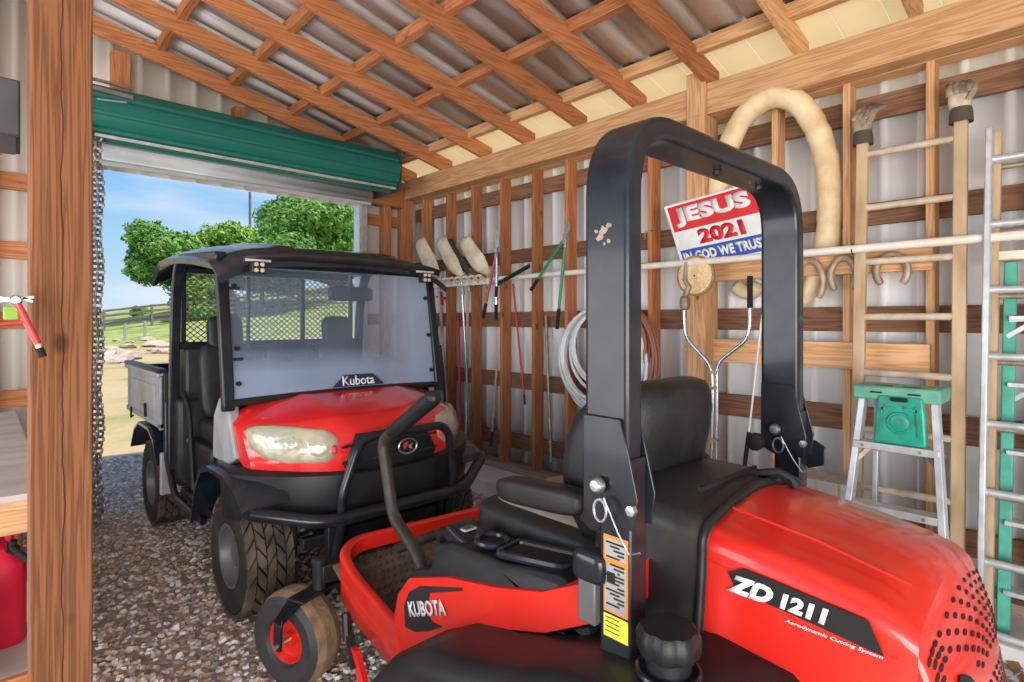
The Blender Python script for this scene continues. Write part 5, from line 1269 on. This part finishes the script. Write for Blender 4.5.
sz = [W(898, 446, X=3.1).z, W(895, 509, X=3.05).z]; sd_ = sz[0] - sz[1]; step_z = [sz[0], sz[1], sz[1] - sd_, sz[1] - 2 * sd_]
for zz in step_z:
    if zz < .1: continue
    f_ = (TL.z - zz) / (TL.z - BL2.z); a = TL + (BL2 - TL) * f_; c_ = TR + (BR2 - TR) * f_; x = a.x
    sb = MB().box(x - .045, x + .045, c_.y - .01, a.y + .01, zz - .03, zz + .004).build('tread', 'alu', t, bevel=.003)
    b = MB()
    for y in (a.y - .03, c_.y + .06): b.lathe([(.008, 0), (.008, .004), (.001, .005)], (x - .045, y, zz - .013), (-1, 0, 0), 8)
    b.build('rivet', 'dull', sb)
f_ = (TL.z - sz[0] + .12) / TL.z
b = MB(); zz = sz[0] - .10; a = TL + (BL2 - TL) * ((TL.z - zz) / (TL.z - BL2.z)); c_ = TR + (BR2 - TR) * ((TL.z - zz) / (TL.z - BL2.z))
b.bar(a, a + V((.03, -.07, .09)), .008, .02); b.bar(c_, c_ + V((.03, .07, .09)), .008, .02); b.bar(a + V((.12, 0, .05)), c_ + V((.12, 0, .05)), .02, .02); b.build('brace', 'dull', t)
# green plastic tray standing on the upper tread
c = (W(873, 440, X=3.12) + W(930, 440, X=3.12)) / 2; hy = abs(W(875, 440, X=3.12).y - W(929, 440, X=3.12).y) / 2; z0 = sz[0] + .006; z1 = W(900, 396, X=3.12).z
t = thing('green_case', (3.12, c.y, z0), 'glossy green plastic case standing on the upper tread of the stepladder', 'plastic case')
MB().prism([(3.14, c.y - hy, z0), (3.14, c.y + hy, z0), (3.15, c.y + hy * .94, z0 + .12), (3.15, c.y + hy * .84, z1), (3.15, c.y - hy * .84, z1), (3.15, c.y - hy * .94, z0 + .12)], (-.05, 0, 0)).build('shell', 'grcase', t, bevel=.012, seg=3)
b = MB(); cc = V((3.092, c.y, (z0 + z1) / 2 - .01)); b.tube([cc + V((0, .045 * cos(a * pi / 12), .045 * sin(a * pi / 12))) for a in range(24)], .006, 6, closed=True); b.lathe([(.04, 0), (.03, .004), (.001, .004)], cc, (-1, 0, 0), 20)
for q in (-1, 1): b.bar(cc + V((0, q * hy * .72, -.06)), cc + V((0, q * hy * .62, .08)), .008, .008); b.bar(cc + V((0, q * .02, .07)), cc + V((0, q * .07, .06)), .008, .012)
b.build('moulded_relief', 'grcase', t, smooth=60); b = MB(); b.superq(V((3.09, c.y, z1 - .015)), (.006, .035, .010), .5, .5); b.build('handle_opening', 'hole', t)

# concrete blocks, stacked
p0 = W(792, 500, X=3.28); p1 = W(846, 500, X=3.28); y0, y1 = p1.y, p0.y
for k in range(3):
    z = .0 + .247 * k; zb_ = z + .142 * (k == 0); b = MB(); b.box(3.307, 3.543, y0 + .038, y1 - .038, zb_ + .001, z + .240)
    b.box(3.30, 3.55, y0, y0 + .04, zb_, z + .243); b.box(3.30, 3.55, y1 - .04, y1, zb_, z + .243); b.box(3.302, 3.548, (y0 + y1) / 2 - .02, (y0 + y1) / 2 + .02, zb_ + .002, z + .242)
    tag(b.build('concrete_block', 'concrete', bevel=.004), ['hollow concrete block at the foot of the stack by the wall', 'hollow concrete block in the middle of the stack by the wall', 'weathered concrete block topmost of the stack behind the mower hood'][k], 'concrete block', 'concrete blocks stacked by the right wall')
# dry leaves
b = MB(); rd = random.Random(3)
for k in range(420):
    x = rd.uniform(2.5, 3.35); y = rd.uniform(-.25, 1.0); z = rd.uniform(.005, .07 * max(.2, (x - 2.4))); r = rd.uniform(.02, .05); a = rd.uniform(0, 6.3); tx, ty = rd.uniform(-.8, .8), rd.uniform(-.8, .8); b.cur = rd.choice((0, 1, 2))
    pts = []
    for j, q in enumerate((1, .55, .8, .5, 1, .55, .8, .5)):
        w = a + 2 * pi * j / 8; dx = r * q * cos(w); dy = r * q * .7 * sin(w); pts.append((x + dx, y + dy, z + max(0, dx * tx + dy * ty + .02)))
    b.quad(*pts)
M['l1'] = mat('dry_leaf_a', (.30, .16, .08), .8); M['l2'] = mat('dry_leaf_b', (.16, .09, .05), .8); M['l3'] = mat('dry_leaf_c', (.44, .30, .18), .8)
tag(b.build('dry_leaves', ['l1', 'l2', 'l3'], smooth=0, thick=.001), 'drift of dry brown leaves on the floor at the foot of the ladders', 'leaves', kind='stuff')

# ================================================================= LEFT SIDE
wb = thing('workbench', (-.5, 4.1, 0), 'plywood topped workbench against the left of the doorway, behind the timber post', 'workbench')
bx = .187
b = MB(); b.box(-1.4, .02, 2.8, 5.4, .925, .95); b.box(.05, bx, 2.8, 5.4, .925, .95); b.box(.02, .05, 2.8, 4.35, .925, .95); b.build('top', 'ply', wb, bevel=.003)
for y in (4.5, 4.9, 5.2): MB().box(.015, .055, y, y + .03, .93, .949).build('top_cleat', W_pine(0), wb)
MB().box(-1.4, bx, 2.815, 2.855, .80, .924).build('apron', W_pine(0), wb, bevel=.003)
MB().box(bx - .04, bx, 2.86, 5.4, .80, .924).build('apron', W_pine(1), wb, bevel=.003)
MB().box(-1.4, bx - .02, 2.60, 5.3, .355, .38).build('shelf', 'ply', wb, bevel=.003)
MB().box(-1.4, bx - .02, 2.57, 2.599, .29, .38).build('shelf_edge', W_orange(0), wb, bevel=.003)
for x, y in ((-1.35, 2.86), (bx - .13, 5.25), (-1.35, 5.25), (bx - .14, 3.3)): MB().box(x, x + .09, y, y + .09, 0, .924).build('leg', W_orange(2), wb, bevel=.003)
MB().bar((.02, 3.05, .78), (.16, 2.98, .50), .04, .03).build('brace', 'ply', wb)
def gascan(x, y, m, label, w_=.13, rot=0, hh=.36):
    t = thing('fuel_can', (x, y, .38), label, 'fuel can', 'fuel cans under the workbench'); b = MB(); rings = []
    for z, s_ in ((0, .94), (.02, 1), (.25, 1), (.30, .97), (hh, .62), (hh + .012, .5)):
        ring = []
        for j in range(28):
            a = 2 * pi * j / 28; c_ = cos(a); d_ = sin(a); ring.append((x + w_ * s_ * abs(c_) ** .4 * (1 if c_ > 0 else -1), y + .11 * (s_ if z < .3 else (s_ + .6) / 1.6) * abs(d_) ** .4 * (1 if d_ > 0 else -1), .38 + z))
        rings.append(ring)
    b.loft(rings); b.build('body', m, t, smooth=50)
    MB().tube(fillet([(x - .08, y, .38 + hh - .01), (x - .07, y, .38 + hh + .06), (x + .07, y, .38 + hh + .06), (x + .08, y, .38 + hh - .04)], .03), .014, 10).build('handle', m, t, smooth=60)
    b = MB(); b.lathe([(.03, 0), (.03, .03), (.012, .035), (.012, .06)], (x + .07, y - .05, .38 + hh - .03), (.3, -.3, 1), 12); b.tube([(x + .08, y - .07, .38 + hh + .0), (x + .14, y - .14, .38 + hh - .06)], .012, 8); b.build('spout', 'hole', t, smooth=60)
    b = MB(); b.box(x + w_ - .002, x + w_ + .001, y - .07, y + .07, .44, .60); b.build('label_panel', 'pink', t)
gascan(.008, 2.93, 'fuelred', 'red plastic fuel can under the workbench at the left edge', .125)
gascan(-.115, 2.68, 'pink', 'pale pink fuel can just in front of the red one', .11, hh=.25)
# grey steel case hung behind the post
t = thing('steel_case', (-.06, 2.36, 2.12), 'dark grey steel case hung by a yellow strap left of the post', 'case')
MB().box(-.35, .088, 2.24, 2.50, 2.145, 2.315).build('body', 'greybox', t, bevel=.006)
b = MB(); b.tube([(-.06, 2.56, 2.46), (.0, 2.54, 2.36), (.03, 2.53, 2.25)], .012, 8); b.tube([(.05, 2.53, 2.17), (.0, 2.53, 2.08), (-.08, 2.54, 1.98)], .012, 8); b.tube([(.03, 2.53, 2.25), (.05, 2.53, 2.17)], .012, 8); b.build('strap', 'yellow', t)
b = MB(); b.box(.078, .088, 2.25, 2.27, 2.10, 2.15); b.build('clasp', 'hole', t)
# bar clamp with red handle hung across the front of the post
Y0 = 1.93; p = lambda x, y: W(x, y, Y=Y0)
t = thing('bar_clamp', p(20, 330), 'steel clamp with a red handle hung on the left edge of the timber post', 'clamp')
b = MB(); b.bar(p(-20, 304), p(34, 297), .012, .008); b.lathe([(.010, -.008), (.014, -.004), (.014, .004), (.010, .008)], p(16, 300), (0, -1, 0), 14); b.bar(p(-10, 298), p(10, 300), .014, .014); b.bar(p(22, 298), p(33, 302), .012, .010); b.build('bar', 'steel', t, bevel=.001)
MB().tube([p(17, 303), p(38, 344)], .0085, 10).build('handle', 'redh', t, smooth=60)
MB().tube([p(37, 342), p(40, 350)], .007, 10).build('ferrule', 'bristle', t, smooth=60); MB().tube([p(39, 348), p(43, 357)], .0095, 10).build('grip_end', 'hole', t, smooth=60)
MB().tube([p(-15, 325), p(24, 322)], .004, 8).build('lower_bar', 'redh', t); MB().box(p(3, 310).x, p(19, 310).x, Y0 - .004, Y0 + .004, p(3, 320).z, p(3, 306).z).build('pad', 'leafA', t, bevel=.004)

# ================================================================= OUTSIDE
def crown(blobs, n, s0, s1, m, seed, name='leaves'):
    rd = random.Random(seed); b = MB(); tot = sum(r ** 2 for c, r, q in blobs)
    for c, r, q in blobs:
        c = V(c); cnt = int(3.6 * n * r * r / tot)
        for k in range(cnt):
            d = V((rd.gauss(0, 1), rd.gauss(0, 1), rd.gauss(0, 1))).normalized(); rad = r * (rd.random() ** .35) * (1 + .18 * sin(d.x * 7 + seed) * sin(d.z * 8) + .12 * sin(d.y * 13))
            p = c + V((d.x * rad, d.y * rad, d.z * rad * q)); s = rd.uniform(s0, s1)
            nrm = (d + V((rd.gauss(0, .6), rd.gauss(0, .6), rd.gauss(0, .6)))).normalized(); e = nrm.cross(V((rd.random(), rd.random(), rd.random()))).normalized(); g = nrm.cross(e)
            b.quad(p + e * s, p + e * (.3 * s) + g * (s * .5), p - e * s, p - e * (.3 * s) - g * (s * .5))
    return b
def tree(px, py, rpx, Y, label, seed, m='leafA', n=9000, trunk=True, q=.9, spread=1, low=False, group=None, leaf=.012):
    c = W(px, py, Y=Y); den = c.x * FW[0] + c.y * FW[1]; R = rpx * den / FPX; gzv = gz(c.x, c.y); rd = random.Random(seed)
    t = thing('tree', (c.x, c.y, gzv - .05), label, 'tree', group); bl = [(c, R * .62, q)]
    for k in range(13):
        a = 2 * pi * k / 13 * 2.4; h = rd.uniform(-.62 if low else -.5, .68); rr__ = R * sqrt(max(0, 1 - h * h)) * .62
        bl.append((c + V((cos(a) * rr__ * spread, sin(a) * rr__, h * R * .72)), R * rd.uniform(.26, .40), .85))
    crown(bl, n, den * leaf * .30, den * leaf * .62, m, seed).build('foliage', m, t, smooth=0)
    b = MB(); b.tube([(c.x, c.y, gzv - .3), (c.x + .03, c.y, (gzv + c.z) / 2), (c.x, c.y, c.z)], [R * .055, R * .045, R * .03], 8)
    for k in range(5): a = k * 1.3; b.tube([(c.x, c.y, c.z - R * .45), (c.x + cos(a) * R * .5, c.y + sin(a) * R * .5, c.z + R * .25)], [R * .03, R * .008], 6)
    b.build('trunk', 'bark', t, smooth=60); return t
tree(174, 262, 48, 50, 'round crowned tree with bare trunk standing left of the vehicle roof', 11, 'leafB', 9000, q=.95, leaf=.0085)
tree(222, 250, 46, 56, 'broad leafy tree behind the rear of the vehicle roof', 12, 'leafA', 9000, leaf=.0085)
tree(300, 236, 64, 44, 'nearest big leafy tree filling the top right of the doorway', 13, 'leafB', 9000, leaf=.0085, low=True)
tree(262, 268, 42, 50, 'bright green tree seen through the middle of the cargo screen', 14, 'leafA', 7000, leaf=.0085, low=True)
tree(366, 250, 58, 52, 'leafy tree beside the right jamb of the doorway', 15, 'leafA', 7000, leaf=.0085, low=True)
tree(140, 312, 9, 62, 'small round bush on the horizon above the fence', 16, 'leafB', 900, leaf=.006, q=.7)
tree(205, 300, 30, 46, 'low spreading tree seen behind the left of the cargo screen', 17, 'leafB', 5000, leaf=.008, low=True)
# far wooded ridge
b = MB(); n = 90
b.loft([[(-60 + 240 * k / n, 150, 0) for k in range(n + 1)] + [(-60 + 240 * k / n, 150, 1.6 + 2.0 + 1.4 * sin(k * .33) + .8 * sin(k * .9 + 1)) for k in range(n, -1, -1)], [(-60 + 240 * k / n, 175, 0) for k in range(n + 1)] + [(-60 + 240 * k / n, 175, 2.0) for k in range(n, -1, -1)]])
M['ridge'] = mat('hazy_woods', (.14, .22, .16), .9); tag(b.build('ridge', 'ridge', smooth=60, org=(60, 150, 0)), 'low wooded ridge along the horizon', 'ridge', kind=STRUCT)
# board fences across the pasture
def fence(x0, y0, x1, y1, n, label, h=1.35, rails=4):
    t = thing('board_fence', (x0, y0, gz(x0, y0)), label, 'fence', 'board fences crossing the pasture'); P = []
    for k in range(n + 1): x = x0 + (x1 - x0) * k / n; y = y0 + (y1 - y0) * k / n; P.append(V((x, y, gz(x, y))))
    for p in P: MB().box(p.x - .07, p.x + .07, p.y - .07, p.y + .07, p.z - .3, p.z + h + .1).build('post', 'fence', t)
    for r_ in range(rails):
        b = MB(); z = h * (.25 + .75 * r_ / (rails - 1))
        for a, c_ in zip(P, P[1:]): b.bar(a + V((0, 0, z)), c_ + V((0, 0, z)), .03, .15)
        b.build('rail', 'fence', t)
fence(6.0, 46, 40, 38, 13, 'dark board fence climbing the pasture behind the vehicle')
fence(-2, 44, 5.2, 45.8, 3, 'dark board fence running off left of the doorway')
# pale fence posts near the drive
for k, (px, py) in enumerate(((125, 334), (145, 330))):
    p = W(px, 330, Y=37 + k); z = gz(p.x, p.y); tag(MB().box(p.x - .06, p.x + .06, p.y - .06, p.y + .06, z - .1, z + .9).build('fence_post', 'cowl'), ['pale post at the left beyond the rock pile', 'pale post just right of the other, beyond the rocks'][k], 'post')
# rocks
rd = random.Random(5); cnt = 0
for k in range(30):
    px = rd.uniform(103, 178); Yr = 27 + 9 * (k % 9) / 9 + rd.uniform(-.4, .4); 
    if k < 9: px = 104 + 3.2 * k; Yr = 24 + (k % 3) * 1.4
    p = W(px, 340, Y=Yr); s = rd.uniform(.16, .38); z = gz(p.x, p.y); b = MB()
    import bmesh
    bm = bmesh.new(); bmesh.ops.create_icosphere(bm, subdivisions=2, radius=1); R_ = Matrix.Rotation(rd.uniform(0, 6), 3, 'Z')
    for v in bm.verts:
        q = v.co.normalized(); f_ = 1 + .25 * sin(q.x * 5 + k) * sin(q.y * 6 + k * 2) + .15 * sin(q.z * 9 + k); v.co = R_ @ V((q.x * s * 1.5 * f_, q.y * s * f_, q.z * s * .62 * f_))
    bm.verts.index_update(); b.v = [(v.co.x + p.x, v.co.y + p.y, v.co.z + z + s * .2) for v in bm.verts]; b.f = [tuple(v.index for v in f.verts) for f in bm.faces]; b.mi = [0] * len(b.f); bm.free()
    tag(b.build('rock', 'rock', smooth=30), 'rough tan rock in the heap beside the hoist chain' if k < 9 else 'low rough stone in the long row along the far edge of the drive', 'rock', 'rocks heaped by the chain' if k < 9 else 'stones in the row beyond the drive')
# utility pole
p = W(250, 215, Y=60); tag(MB().tube([(p.x, p.y, gz(p.x, p.y)), (p.x, p.y, W(250, 192, Y=60).z)], .13, 8).build('utility_pole', 'fence'), 'thin dark pole rising between the trees above the vehicle roof', 'pole')
